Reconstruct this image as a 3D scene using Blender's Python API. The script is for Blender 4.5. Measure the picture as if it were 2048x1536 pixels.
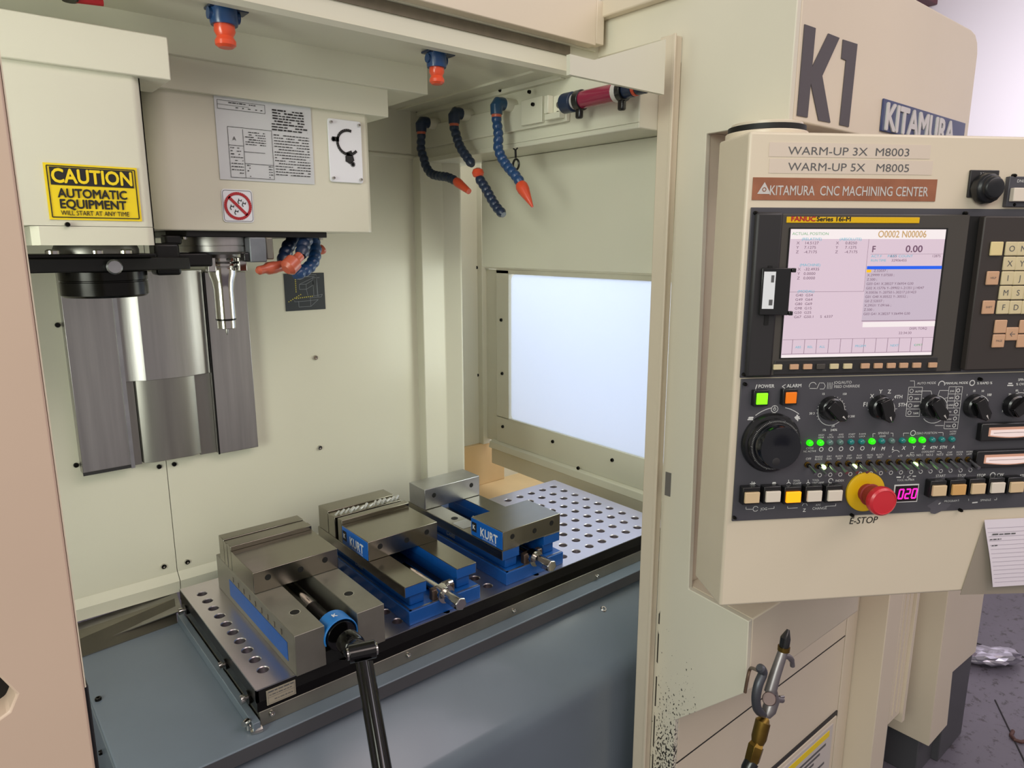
import bpy, bmesh, math, random
from mathutils import Vector, Matrix
random.seed(7)
for o in list(bpy.data.objects): bpy.data.objects.remove(o)
S = bpy.context.scene
COL = S.collection
PI = math.pi
# ------------------------------------------------------------------ camera
YAW, PITCH, FPX = 0.6946, 0.19824, 1388.7
CAM = Vector((0, 0, 1.6))
cd = bpy.data.cameras.new('camera'); cam = bpy.data.objects.new('camera', cd); COL.objects.link(cam)
cam.location = CAM; cam.rotation_euler = (PI/2 - PITCH, 0, -YAW)
cd.sensor_width = 36; cd.lens = FPX/2048*36; cd.clip_start = 0.02
S.camera = cam
# ------------------------------------------------------------------ world, lights, exposure
S.view_settings.view_transform = 'Standard'; S.view_settings.look = 'None'
S.view_settings.gamma = 1; S.view_settings.use_curve_mapping = False
S.view_settings.exposure = 0.0
w = bpy.data.worlds.new('shop_air'); S.world = w; w.use_nodes = True
bg = w.node_tree.nodes['Background']; bg.inputs[0].default_value = (0.95, 0.86, 0.86, 1); bg.inputs[1].default_value = 0.40

def area(name, loc, target, sx, sy, power, col, spread=PI):
    l = bpy.data.lights.new(name, 'AREA'); l.shape = 'RECTANGLE'; l.size = sx; l.size_y = sy
    l.energy = power; l.color = col; l.spread = spread
    o = bpy.data.objects.new(name, l); COL.objects.link(o); o.location = loc
    o.rotation_euler = (Vector(target)-Vector(loc)).to_track_quat('-Z', 'Y').to_euler()
    return o
area('fill_light_left', (-0.30, 0.75, 1.30), (0.6, 1.4, 0.95), 0.3, 0.4, 1.2, (0.95, 1.0, 0.88), 1.7)  # added fill behind the left door, brightens tray and wall foot
area('fill_light_upper', (-0.35, 0.64, 1.72), (0.9, 1.3, 1.84), 0.5, 0.4, 1.25, (0.95, 1.0, 0.88), 1.2)  # added fill for the upper covers and fascias, no fixture there
area('fill_light_right', (1.25, 0.90, 1.4), (0.45, 1.45, 1.2), 0.3, 0.5, 2.0, (0.95, 1.0, 0.88))  # added fill hidden past the side plate, brightens the back wall
area('shop_left_light', (-2.2, -0.5, 2.5), (1.0, 0.8, 1.3), 1.6, 1.2, 58, (0.94, 1.0, 0.90))
area('shop_ceiling_light', (0.9, -1.7, 3.6), (0.8, 0.7, 1.3), 2.4, 1.2, 31, (1, 0.83, 0.76))
area('shop_ceiling_light_right', (2.9, -1.6, 4.0), (2.4, 0.4, 0.3), 2.0, 1.5, 30, (0.92, 0.86, 0.96))
area('daylight_behind_window', (1.85, 1.45, 1.95), (1.42, 1.42, 1.25), 0.9, 0.9, 6.2, (0.88, 0.97, 1.0))
area('daylight_side_window', (2.1, 1.25, 1.15), (1.42, 1.42, 1.2), 0.8, 0.9, 3.0, (0.58, 0.76, 1.0))
area('far_wall_fill', (3.2, 0.2, 3.0), (4.98, 0.9, 1.9), 0.8, 0.8, 16, (0.96, 0.93, 1.0), 1.6)  # added lamp aimed at the far wall to brighten it, no door there

# ------------------------------------------------------------------ pixel-ray helper: measures real points on real planes
_cy, _sy, _cp, _sp = math.cos(YAW), math.sin(YAW), math.cos(PITCH), math.sin(PITCH)
_f = Vector((_sy*_cp, _cy*_cp, -_sp)); _r = Vector((_cy, -_sy, 0)); _u = _r.cross(_f)
def ray(px, py): return _r*((px-1024)/FPX) + _u*(-(py-768)/FPX) + _f
def at(px, py, ax, v):
    d = ray(px, py); return CAM + d*((v-CAM['xyz'.index(ax)])/d['xyz'.index(ax)])

# ------------------------------------------------------------------ materials
def lin(c):
    if isinstance(c, str):
        c = [int(c[i:i+2], 16)/255 for i in (0, 2, 4)]
    return tuple(((x/12.92) if x <= .04045 else ((x+.055)/1.055)**2.4) for x in c) + (1,)
MATS = {}
def mat(name, col, rough=.5, metal=0., bump=0., bscale=60, var=0., vscale=4, stretch=(1, 1, 1), emit=0., coat=0., aniso=None, alpha=None, trans=0.):
    m = bpy.data.materials.new(name); m.use_nodes = True; nt = m.node_tree; N = nt.nodes; L = nt.links
    b = N['Principled BSDF']; c = lin(col)
    b.inputs['Base Color'].default_value = c; b.inputs['Roughness'].default_value = rough
    b.inputs['Metallic'].default_value = metal
    if coat: b.inputs['Coat Weight'].default_value = coat; b.inputs['Coat Roughness'].default_value = .12
    if trans: b.inputs['Transmission Weight'].default_value = trans
    if emit:
        b.inputs['Emission Color'].default_value = c; b.inputs['Emission Strength'].default_value = emit
        if name.startswith('screen'): b.inputs['Base Color'].default_value = tuple(v*.12 for v in c[:3])+(1,)   # a dark display behind its backlight
    if var or bump:
        tc = N.new('ShaderNodeTexCoord'); mp = N.new('ShaderNodeMapping'); L.new(tc.outputs['Object'], mp.inputs[0])
        mp.inputs['Scale'].default_value = stretch
    if var:
        nz = N.new('ShaderNodeTexNoise'); nz.inputs['Scale'].default_value = vscale; nz.inputs['Detail'].default_value = 6
        L.new(mp.outputs[0], nz.inputs[0])
        rp = N.new('ShaderNodeMapRange'); rp.inputs[1].default_value = .3; rp.inputs[2].default_value = .7
        rp.inputs[3].default_value = 1-var; rp.inputs[4].default_value = 1+var; L.new(nz.outputs[0], rp.inputs[0])
        mx = N.new('ShaderNodeMix'); mx.data_type = 'RGBA'; mx.blend_type = 'MULTIPLY'; mx.inputs[0].default_value = 1
        mx.inputs[6].default_value = c; L.new(rp.outputs[0], mx.inputs[7]); L.new(mx.outputs[2], b.inputs['Base Color'])
        r2 = N.new('ShaderNodeMapRange'); r2.inputs[3].default_value = max(.03, rough-var*.5); r2.inputs[4].default_value = rough+var*.5
        L.new(nz.outputs[0], r2.inputs[0]); L.new(r2.outputs[0], b.inputs['Roughness'])
    if bump:
        n2 = N.new('ShaderNodeTexNoise'); n2.inputs['Scale'].default_value = bscale; n2.inputs['Detail'].default_value = 3
        L.new(mp.outputs[0], n2.inputs[0]); bp = N.new('ShaderNodeBump'); bp.inputs['Strength'].default_value = bump
        bp.inputs['Distance'].default_value = .001; L.new(n2.outputs[0], bp.inputs['Height']); L.new(bp.outputs[0], b.inputs['Normal'])
    MATS[name] = m; return m
cream = mat('cream_paint', 'dad8c5', .32, var=.03, vscale=3, bump=.12, bscale=25, coat=.15)
creamx = mat('cream_paint_warm_lit', 'dccfb9', .36, var=.03, vscale=2.5, bump=.1, bscale=30)  # same cream paint, warm light outside tinted into its colour
tan = mat('tan_paint', 'd9bb8a', .5, var=.06, vscale=8)
bluegrey = mat('blue_grey_paint', '6a7580', .30, var=.06, vscale=5, bump=.15, bscale=40, coat=.2)
trayblue = mat('tray_grey_paint', '6d7884', .42, var=.08, vscale=6, bump=.1)
steel = mat('brushed_steel', 'b4b2b0', .36, 1, var=.12, vscale=5, stretch=(14, 14, .6), bump=.06, bscale=50)
steelh = mat('brushed_steel_dull', '9c9a94', .40, 1, var=.14, vscale=4, stretch=(9, 9, .5))
machined = mat('ground_steel', '8f8b80', .24, 1, var=.04, vscale=12, stretch=(1, 6, 1), bump=.05, bscale=200)
platem = mat('plate_steel', 'd4ced2', .33, 1, var=.06, vscale=7, bump=.05, bscale=150)
castg = mat('cast_grey', '8c897f', .34, .65, var=.12, vscale=14, bump=.12, bscale=90)
chrome = mat('chrome', 'c9c7c2', .13, 1, var=.04, vscale=20)
bright = mat('bright_steel', 'b5b6b8', .34, 1, var=.10, vscale=25, bump=.2, bscale=120)
oxide = mat('black_oxide', '171614', .22, .6, var=.2, vscale=12)
blackm = mat('black_metal', '1d1d1c', .38, .4, var=.2, vscale=14, bump=.1)
blackp = mat('black_plastic', '121314', .30, coat=.3)
blackgloss = mat('black_gloss', '0c0c0d', .14, .3, coat=.5)
holeb = mat('hole_black', '0a0a09', .6)
viseblue = mat('vise_blue_paint', '0f55a4', .38, var=.08, vscale=18, bump=.25, bscale=120)
labelblue = mat('label_blue', '1b67c4', .3)
collarb = mat('collar_blue_plastic', '2479c6', .35)
hoseblue = mat('hose_blue_plastic', '1d4372', .30, coat=.15)
hosedark = mat('hose_dark_blue_plastic', '1a2b47', .34, coat=.12)
elbowm = mat('elbow_blue_plastic', '1e4669', .3, coat=.2)
orange = mat('nozzle_orange_plastic', 'e0512f', .28, coat=.3)
orangedk = mat('nozzle_worn_orange', 'c25f45', .35, coat=.2)
white = mat('label_white', 'e9ebf0', .45)
placardm = mat('placard_silver', 'cfd3d4', .4, .15)
inkm = mat('ink_black', '1b1a19', .6)
inkgrey = mat('ink_grey', '5b5a5c', .6)
yellow = mat('label_yellow', 'f0d21a', .45)
red = mat('sign_red', 'b3262c', .45)
brown = mat('brown_nameplate', '9a6247', .45, var=.18, vscale=25)
silver = mat('silver_letter', 'd6d2cd', .4, .3)
greypanel = mat('panel_dark_grey', '4b4a50', .42, var=.04, vscale=10)
bezelm = mat('bezel_grey_brown', '48443f', .45)
bezeld = mat('bezel_dark', '2b2a2b', .5)
legendm = mat('legend_white', 'd8d8d6', .5)
k1m = mat('k1_dark_grey', '4d474a', .5)
keycap = mat('keycap_cream', 'd8c9a0', .5); keyor = mat('keycap_tan', 'cfa583', .5); keyyel = mat('keycap_yellow', 'e6d39a', .5)
btnw = mat('button_ivory', 'e3d8c8', .45); btnt = mat('button_tan', 'dcc199', .45); btno = mat('button_amber', 'd9a867', .45)
litor = mat('lit_orange', 'ff9a10', .4, emit=1.1); alarmor = mat('alarm_orange', 'e8760e', .4, emit=.28)
litgr = mat('lit_green', '7dff10', .4, emit=1.0); ledon = mat('led_green_lit', '28f208', .3, emit=1.0)
ledwh = mat('led_green_white', 'd6ffb0', .3, emit=1.6)
ledoff = mat('led_teal_off', '1f7f7c', .15, coat=.5); ledclear = mat('led_clear_off', '5d7a74', .12, coat=.5)
magenta = mat('digit_magenta', 'ff1fa8', .4, emit=1.3)
estopr = mat('estop_red', 'd02a35', .38, coat=.2); estopd = mat('estop_stem_red', '8e2b24', .5)
yellowd = mat('estop_yellow', 'e3b512', .4)
metertan = mat('meter_tan', 'd3a088', .4, emit=.12); meterwh = mat('meter_white', 'f0dcd8', .4, emit=.25)
screenm = mat('screen_pink', 'e6cfdc', .3, emit=.80)
screenw = mat('screen_white', 'fbf0f0', .3, emit=.86)
screengrey = mat('screen_lilac', 'cdbccb', .3, emit=.85)
scrtxt = mat('screen_text', '7a5a70', .4, emit=.8); scrcy = mat('screen_cyan', '5fb9cf', .4, emit=.85)
scrgold = mat('screen_gold', 'd3ad78', .4, emit=.8); scrblue = mat('screen_blue', '1d5fe8', .4, emit=.95); scrgreen = mat('screen_green', '78b880', .4, emit=.8)
scryel = mat('screen_yellow', 'ffc400', .4, emit=.9)
brass = mat('brass', '8a6f35', .35, 1, var=.2, vscale=30); alum = mat('cast_aluminium', '8f8a8b', .42, .8, var=.12, vscale=30, bump=.2)
concrete = mat('concrete', '6b6671', .42, var=.16, vscale=3.0, bump=.3, bscale=30)
burg = mat('burgundy_filter', '8a1f3f', .25, coat=.4)
maroon = mat('maroon_steel', '5a1f2a', .5)
shopw = mat('shop_wall_white', 'efe9f0', .7)
darkbase = mat('dark_grey_base', '4c4c50', .5, var=.1)
paper = mat('paper', 'e4dbe4', .6); greysheetm = mat('grey_sheet', '9c9284', .35, coat=.3)
linem = mat('rule_line', 'a294a6', .6)
logoyel = mat('diagram_yellow', 'e8dc5a', .5)
foil = mat('crumpled_foil', 'b9b6c0', .25, .9, bump=.6, bscale=40)

def chips(m, ylo, yhi, zlo, zhi):
    """paint chipped off the side plate along its lower outer corner"""
    nt = m.node_tree; N = nt.nodes; L = nt.links; b = N['Principled BSDF']
    src = b.inputs['Base Color'].links[0].from_socket
    tc = N.new('ShaderNodeTexCoord'); sp = N.new('ShaderNodeSeparateXYZ'); L.new(tc.outputs['Object'], sp.inputs[0])
    mp = N.new('ShaderNodeMapping'); mp.inputs['Scale'].default_value = (1, 1.3, .8); L.new(tc.outputs['Object'], mp.inputs[0])
    nz = N.new('ShaderNodeTexNoise'); nz.inputs['Scale'].default_value = 190; nz.inputs['Detail'].default_value = 4; L.new(mp.outputs[0], nz.inputs[0])
    def rng(sock, a, b_, c, d):
        r = N.new('ShaderNodeMapRange'); r.inputs[1].default_value = a; r.inputs[2].default_value = b_; r.inputs[3].default_value = c; r.inputs[4].default_value = d
        L.new(sock, r.inputs[0]); return r.outputs[0]
    def mth(op, a, b_):
        q = N.new('ShaderNodeMath'); q.operation = op
        for i, v in enumerate((a, b_)):
            if isinstance(v, (int, float)): q.inputs[i].default_value = v
            else: L.new(v, q.inputs[i])
        return q.outputs[0]
    zz = rng(sp.outputs[2], zlo, zhi, .34, 0)
    y1 = rng(sp.outputs[1], ylo, ylo+.025, 0, 1); y2 = rng(sp.outputs[1], yhi-.03, yhi, 1, .25)
    amt = mth('MULTIPLY', zz, mth('MULTIPLY', y1, y2))
    thr = mth('SUBTRACT', .86, amt)
    k = mth('GREATER_THAN', nz.outputs[0], thr)
    # long thin scrape line near the front edge of the door channel
    n2 = N.new('ShaderNodeTexNoise'); n2.inputs['Scale'].default_value = 22; L.new(tc.outputs['Object'], n2.inputs[0])
    d = mth('ABSOLUTE', mth('SUBTRACT', sp.outputs[1], .7575), 0)
    ln = mth('MULTIPLY', mth('LESS_THAN', d, .0016), mth('GREATER_THAN', n2.outputs[0], rng(sp.outputs[2], .85, 1.2, .40, .80)))
    k = mth('MAXIMUM', k, ln)
    mx = N.new('ShaderNodeMix'); mx.data_type = 'RGBA'; L.new(k, mx.inputs[0]); L.new(src, mx.inputs[6]); mx.inputs[7].default_value = lin('35332f')
    L.new(mx.outputs[2], b.inputs['Base Color'])
chippy = mat('cream_paint_chipped', 'dcd6c3', .36, var=.03, vscale=2.5, bump=.1, bscale=30); chips(chippy, .64, .775, .62, 1.02)

# translucent window pane
pane_m = bpy.data.materials.new('frosted_pane'); pane_m.use_nodes = True
nt = pane_m.node_tree; nt.nodes.clear(); o_ = nt.nodes.new('ShaderNodeOutputMaterial'); tr = nt.nodes.new('ShaderNodeBsdfTranslucent'); df = nt.nodes.new('ShaderNodeBsdfGlossy')
tr.inputs[0].default_value = (.9, .94, 1, 1); df.inputs[0].default_value = (.6, .65, .7, 1); df.inputs[1].default_value = .3
mxs = nt.nodes.new('ShaderNodeMixShader'); mxs.inputs[0].default_value = .06
nt.links.new(tr.outputs[0], mxs.inputs[1]); nt.links.new(df.outputs[0], mxs.inputs[2]); nt.links.new(mxs.outputs[0], o_.inputs[0])

# concrete floor with dark specks
def specks(m):
    nt = m.node_tree; N = nt.nodes; L = nt.links; b = N['Principled BSDF']; src = b.inputs['Base Color'].links[0].from_socket
    tc = N.new('ShaderNodeTexCoord'); n1 = N.new('ShaderNodeTexNoise'); n1.inputs['Scale'].default_value = 26; n1.inputs['Detail'].default_value = 8; n1.inputs['Roughness'].default_value = .75
    L.new(tc.outputs['Object'], n1.inputs[0]); r = N.new('ShaderNodeMapRange'); r.inputs[1].default_value = .55; r.inputs[2].default_value = .60; r.inputs[3].default_value = 0; r.inputs[4].default_value = .8
    L.new(n1.outputs[0], r.inputs[0]); mx = N.new('ShaderNodeMix'); mx.data_type = 'RGBA'; L.new(r.outputs[0], mx.inputs[0]); L.new(src, mx.inputs[6]); mx.inputs[7].default_value = lin('3a3436')
    L.new(mx.outputs[2], b.inputs['Base Color'])
specks(concrete)

# ------------------------------------------------------------------ mesh builder
def frame(o, x, y):
    x = Vector(x).normalized(); y = Vector(y).normalized(); z = x.cross(y)
    m = Matrix((x, y, z)).transposed().to_4x4(); m.translation = Vector(o); return m
class MB:
    def __init__(s, M=None): s.v = []; s.f = []; s.M = M
    def add(s, vs, fs, M=None):
        k = len(s.v); M = M if M is not None else s.M
        for p in vs:
            p = Vector(p); s.v.append(tuple(M @ p) if M is not None else tuple(p))
        s.f += [tuple(i+k for i in f) for f in fs]; return s
    def box(s, a, b, M=None):
        x0, y0, z0 = [min(p, q) for p, q in zip(a, b)]; x1, y1, z1 = [max(p, q) for p, q in zip(a, b)]
        return s.add([(x0,y0,z0),(x1,y0,z0),(x1,y1,z0),(x0,y1,z0),(x0,y0,z1),(x1,y0,z1),(x1,y1,z1),(x0,y1,z1)],
                     [(3,2,1,0),(4,5,6,7),(0,1,5,4),(1,2,6,5),(2,3,7,6),(3,0,4,7)], M)
    def prism(s, poly, h0, h1, ax='z', M=None):
        """polygon in the two other axes (order xy, yz, xz), extruded along ax"""
        def P(a, b, h): return (a, b, h) if ax == 'z' else ((h, a, b) if ax == 'x' else (a, h, b))
        n = len(poly); vs = [P(a, b, h0) for a, b in poly] + [P(a, b, h1) for a, b in poly]
        area_ = sum(poly[i][0]*poly[(i+1) % n][1]-poly[(i+1) % n][0]*poly[i][1] for i in range(n))
        fs = [tuple(range(n))[::-1], tuple(range(n, 2*n))] + [(i, (i+1) % n, n+(i+1) % n, n+i) for i in range(n)]
        flip = (area_ < 0) ^ (h1 < h0) ^ (ax == 'y')
        if flip: fs = [f[::-1] for f in fs]
        return s.add(vs, fs, M)
    def lathe(s, prof, n=24, M=None, cap=True):
        """profile [(r,z)] turned about z"""
        vs = []; fs = []
        for r, z in prof:
            for i in range(n): a = 2*PI*i/n; vs.append((r*math.cos(a), r*math.sin(a), z))
        for j in range(len(prof)-1):
            for i in range(n):
                a = j*n+i; b = j*n+(i+1) % n; fs.append((a, b, b+n, a+n))
        if cap:
            fs.append(tuple(range(n))[::-1]); fs.append(tuple(range((len(prof)-1)*n, len(prof)*n)))
        return s.add(vs, fs, M)
    def tube(s, pts, r, n=10, caps=True):
        pts = [Vector(p) for p in pts]; rs = r if isinstance(r, (list, tuple)) else [r]*len(pts); vs = []; fs = []; up = None
        for i, p in enumerate(pts):
            d = (pts[min(i+1, len(pts)-1)]-pts[max(i-1, 0)]).normalized()
            if up is None: up = d.orthogonal().normalized()
            up = (up - d*up.dot(d)).normalized(); q = d.cross(up)
            for k in range(n): a = 2*PI*k/n; vs.append(p+up*math.cos(a)*rs[i]+q*math.sin(a)*rs[i])
        for j in range(len(pts)-1):
            for k in range(n): a = j*n+k; b = j*n+(k+1) % n; fs.append((a, b, b+n, a+n))
        if caps: fs.append(tuple(range(n))[::-1]); fs.append(tuple(range((len(pts)-1)*n, len(pts)*n)))
        return s.add(vs, fs)
    def cyl(s, a, b, r, n=20, r2=None): return s.tube([a, b], [r, r if r2 is None else r2], n)
    def text(s, t, M, size=1., bold=0., sx=1., align='LEFT', shear=0., thick=0., space=1., line=1.):
        c = bpy.data.curves.new('t', 'FONT'); c.body = t; c.size = size; c.align_x = align; c.shear = shear
        c.extrude = thick; c.space_character = space; c.space_line = line; c.resolution_u = 3
        o = bpy.data.objects.new('t', c); me = bpy.data.meshes.new_from_object(o)
        MM = M @ Matrix.Diagonal((sx, 1, 1, 1))
        b_ = bold*size
        for kz, (ox, oy) in enumerate(((-b_, 0), (b_, 0), (0, b_), (0, -b_), (-b_*.7, -b_*.7), (b_*.7, b_*.7)) if bold else ((0, 0),)):
            s.add([v.co+Vector((ox, oy, kz*.00004)) for v in me.vertices], [tuple(p.vertices) for p in me.polygons], MM)
        bpy.data.objects.remove(o); bpy.data.curves.remove(c); bpy.data.meshes.remove(me); return s
    def line(s, p, q, wd, M):
        p = Vector(p); q = Vector(q); d = (q-p); n = Vector((-d.y, d.x, 0)).normalized()*wd/2
        return s.add([p-n, q-n, q+n, p+n], [(0, 1, 2, 3)], M)
    def rect(s, x0, y0, x1, y1, M, z=0): return s.add([(x0,y0,z),(x1,y0,z),(x1,y1,z),(x0,y1,z)], [(0,1,2,3)], M)
    def outline(s, x0, y0, x1, y1, wd, M):
        for a, b in (((x0,y0,0),(x1,y0,0)), ((x1,y0,0),(x1,y1,0)), ((x1,y1,0),(x0,y1,0)), ((x0,y1,0),(x0,y0,0))): s.line(a, b, wd, M)
        return s
    def arc(s, c, r, a0, a1, wd, M, n=18):
        pts = [(c[0]+r*math.cos(math.radians(a0+(a1-a0)*i/n)), c[1]+r*math.sin(math.radians(a0+(a1-a0)*i/n)), 0) for i in range(n+1)]
        for a, b in zip(pts, pts[1:]): s.line(a, b, wd, M)
        return s
    def build(s, name, m, parent=None, bev=0., ang=32, seg=2, flat=False, label=None, stuff=False):
        me = bpy.data.meshes.new(name); me.from_pydata(s.v, [], s.f); me.materials.append(m); me.update()
        if not flat:
            me.polygons.foreach_set('use_smooth', [True]*len(me.polygons)); me.set_sharp_from_angle(angle=math.radians(ang))
        o = bpy.data.objects.new(name, me); COL.objects.link(o)
        if parent is not None: o.parent = parent
        if bev:
            b = o.modifiers.new('bevel', 'BEVEL'); b.width = bev; b.segments = seg; b.limit_method = 'ANGLE'; b.angle_limit = math.radians(35)
        if label: o['label'] = label
        if stuff: o['kind'] = 'stuff'
        return o
def thing(name, label, cat, loc=(0, 0, 0), group=None, M=None):
    o = bpy.data.objects.new(name, None); COL.objects.link(o); o.empty_display_size = .05
    if M is not None: o.matrix_world = M
    else: o.location = loc
    o['label'] = label; o['category'] = cat
    if group: o['group'] = group
    return o
def tag(o, label, cat, group=None):
    o['label'] = label; o['category'] = cat
    if group: o['group'] = group
    return o
def struct(o): o['kind'] = 'structure'; return o
def copy_part(o, parent, M=None):
    c = o.copy(); COL.objects.link(c); c.parent = parent
    if M is not None: c.matrix_local = M
    return c
def XZ(x, y, z): return frame((x, y, z), (1, 0, 0), (0, 0, 1))        # print facing -Y
def YZ(x, y, z): return frame((x, y, z), (0, -1, 0), (0, 0, 1))       # print facing -X
def boltmesh(r=.004, h=.003):
    return MB().lathe([(r, 0), (r, h*.7), (r*.85, h), (r*.5, h), (r*.48, h*.4)], 12)

# ================================================================== SETTING: shop floor and far wall
struct(MB().box((-3, -3, -.05), (7, 5, 0)).build('floor', concrete))
fw = struct(MB().box((5.0, -3, 0), (5.1, 5, 4.2)).build('wall_right', shopw))
struct(MB().box((4.55, 2.02, 0), (4.7, 2.22, 4.2)).build('trim_1', maroon, bev=.005))
struct(MB().box((-3, 3.9, 0), (7, 4.0, 5)).build('wall_back', shopw))
struct(MB().box((-1, 1.9, 3.05), (5, 2.05, 3.3)).build('trim_2', maroon, bev=.005))
struct(MB().box((4.6, -.9, -.001), (4.61, .9, .002)).build('trim_3', bezeld))
p0 = at(1960, 1300, 'z', .001); p1 = at(2048, 1330, 'z', .001)
fj = MB(); a = at(1925, 1245, 'z', .001); b = at(2050, 1372, 'z', .001)
fj.tube([at(1990, 1400, 'z', .001), at(2060, 1545, 'z', .001)], .0025, 6); fj.tube([at(1948, 1285, 'z', .001), at(2060, 1318, 'z', .001)], .003, 6)
o = struct(fj.build('trim_4', bezeld))
# crumpled foil on the floor
fp = at(1982, 1312, 'z', .03); bm_ = bmesh.new(); bmesh.ops.create_icosphere(bm_, subdivisions=3, radius=1)
rr = random.Random(3)
for v in bm_.verts: v.co = Vector((v.co.x*.05, v.co.y*.11, v.co.z*.028))*(1+rr.uniform(-.18, .18))
me = bpy.data.meshes.new('foil_wad'); bm_.to_mesh(me); bm_.free(); me.materials.append(foil)
fo = bpy.data.objects.new('foil_wad', me); COL.objects.link(fo); fo.location = (fp.x, fp.y, .032); fo.rotation_euler = (0, 0, .9)
tag(fo, 'crumpled shiny foil wad lying on the concrete floor beyond the cabinets', 'foil')
wp = [at(x, y, 'z', .004) for x, y in ((2026, 1462), (2022, 1470), (2030, 1480), (2042, 1484), (2052, 1482))]
tag(MB().tube(wp, .006, 8).build('bent_wire', mat('rusty', '5a3b34', .6)), 'short bent rusty wire scrap on the concrete floor', 'wire')
tag(MB().prism([(2.02, .40), (2.10, .37), (2.22, .36), (2.3, .34), (2.2, .28), (2.0, .3)], 0, .004).build('cardboard_scrap', mat('card', 'a48f7d', .7)), 'flat tan cardboard scrap on the floor at the bottom edge', 'scrap')

# ================================================================== MACHINE ENCLOSURE
enc = thing('machine_enclosure', 'cream painted enclosure of the machining center around the work area', 'machine', (0, 1.4, 0))
enc.location = (0, 0, 0)
def P(mb, name, m, parent=enc, **k): return mb.build(name, m, parent, **k)
YB = 1.45
# back wall, two sheets with a seam at x=.317
P(MB().box((-.45, YB, .905), (.3163, YB+.02, 1.91)), 'back_panel', cream)
P(MB().box((.3177, YB, .905), (.93, YB+.02, 1.91)), 'back_panel', cream)
rip = [(.64+i*.02, YB-.002-.004*(i % 2)) for i in range(14)]
P(MB().prism(rip+[(.90, YB), (.64, YB)], 1.806, 1.90, 'z'), 'bellows_cover', cream, ang=80)
# rolled lip at the foot of the back wall
lip = [(YB-.012, .905), (YB-.016, .93), (YB-.002, .945), (YB+.001, .905)]
P(MB().prism(lip, -.45, .3163, 'x'), 'wall_lip', cream); P(MB().prism(lip, .3177, .9, 'x'), 'wall_lip', cream)
P(MB().box((.60, YB-.004, 1.795), (.93, YB+.002, 1.803)), 'wall_moulding', cream, bev=.001)
# protruding fold at the right end of the back wall
P(MB().prism([(.905, YB+.01), (.905, 1.42), (.968, 1.42), (1.0, 1.395), (1.004, 1.395), (1.004, 1.9), (.98, 1.9), (.98, YB+.02)], .70, 1.80, 'z'), 'corner_post', cream, bev=.003)
# recess wall and tan bottom behind the window wall
P(MB().box((1.0, 1.87, .60), (1.75, 1.89, 1.88)), 'recess_panel', cream)
P(MB().box((1.0, 1.855, .771), (1.51, 1.875, .92)), 'recess_kick', tan, bev=.002)
P(MB().box((.93, 1.0, .755), (1.75, 1.9, .771)), 'tray_floor', tan)
P(MB().box((1.74, .75, .7), (1.76, 1.89, .9)), 'outer_skin', tan)
# window wall at x = 1.42
XW = 1.42
P(MB().box((1.022, .79, 1.5475), (1.036, 1.338, 1.787)), 'window_wall_upper', cream, bev=.001)
P(MB().box((XW, .8, 1.522), (XW+.02, 1.86, 2.12)), 'window_wall_outer', cream)
P(MB().box((XW-.012, 1.845, .92), (XW+.02, 1.90, 2.12)), 'wall_flange', cream, bev=.002)
P(MB().box((XW+.006, 1.785, .94), (XW+.02, 1.85, 1.52)), 'window_side_strip', cream)
sill = [(.0, .945), (-.012, .94), (-.016, .92), (-.003, .914), (-.003, .861), (.012, .861), (.012, .945)]
P(MB().prism([(XW+a, b) for a, b in sill], .8, 1.81, 'y'), 'window_sill', cream, bev=.001)
win = P(MB().box((XW, .8, .945), (XW+.014, 1.785, 1.035)).box((XW, 1.722, 1.03), (XW+.014, 1.785, 1.52)).box((XW, .8, 1.508), (XW+.014, 1.785, 1.522)).box((XW, .8, 1.03), (XW+.014, .86, 1.51)), 'window_frame', cream, bev=.0015)
def rrect(x0, y0, x1, y1, r, n=5):
    o = []
    for cx, cy, a in ((x1-r, y0+r, -90), (x1-r, y1-r, 0), (x0+r, y1-r, 90), (x0+r, y0+r, 180)):
        for i in range(n+1): t = math.radians(a+90*i/n); o.append((cx+r*math.cos(t), cy+r*math.sin(t)))
    return o
MB().prism(rrect(.865, 1.03, 1.718, 1.507, .02), XW+.008, XW+.011, 'x').build('window_pane', pane_m, win, label='frosted pale blue pane glowing with daylight')
bm0 = boltmesh(.0055, .004)
def bolts(pts, M0, parent, m=oxide, name='screw', r=.0055):
    first = None
    for p in pts:
        M = M0.copy(); M.translation = Vector(p)
        if first is None: first = boltmesh(r, .0045).build(name, m, parent); first.matrix_local = M
        else: copy_part(first, parent, M)
MX = frame((0, 0, 0), (0, 0, 1), (0, 1, 0))   # bolt axis -> -X
MY = frame((0, 0, 0), (1, 0, 0), (0, 0, 1))   # bolt axis -> -Y
wpts = [at(x, y, 'x', XW) for x, y in ((1003, 640), (1005, 747), (1006, 853), (1106, 883), (1225, 920))]
bolts(wpts, MX, win)
bolts([at(x, y, 'x', XW-.012) for x, y in ((954, 535), (956, 750))] + [at(963, 509, 'x', XW), at(1157, 936, 'x', XW-.016)], MX, enc)
bolts([at(x, y, 'y', YB) for x, y in ((630, 715), (639, 895), (327, 1132), (374, 1123))], MY, enc, chrome, 'button_screw', .0055)
bolts([at(x, y, 'y', YB) for x, y in ((152, 930), (318, 933), (348, 928), (115, 650))], MY, enc, oxide, 'screw', .0045)
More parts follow.
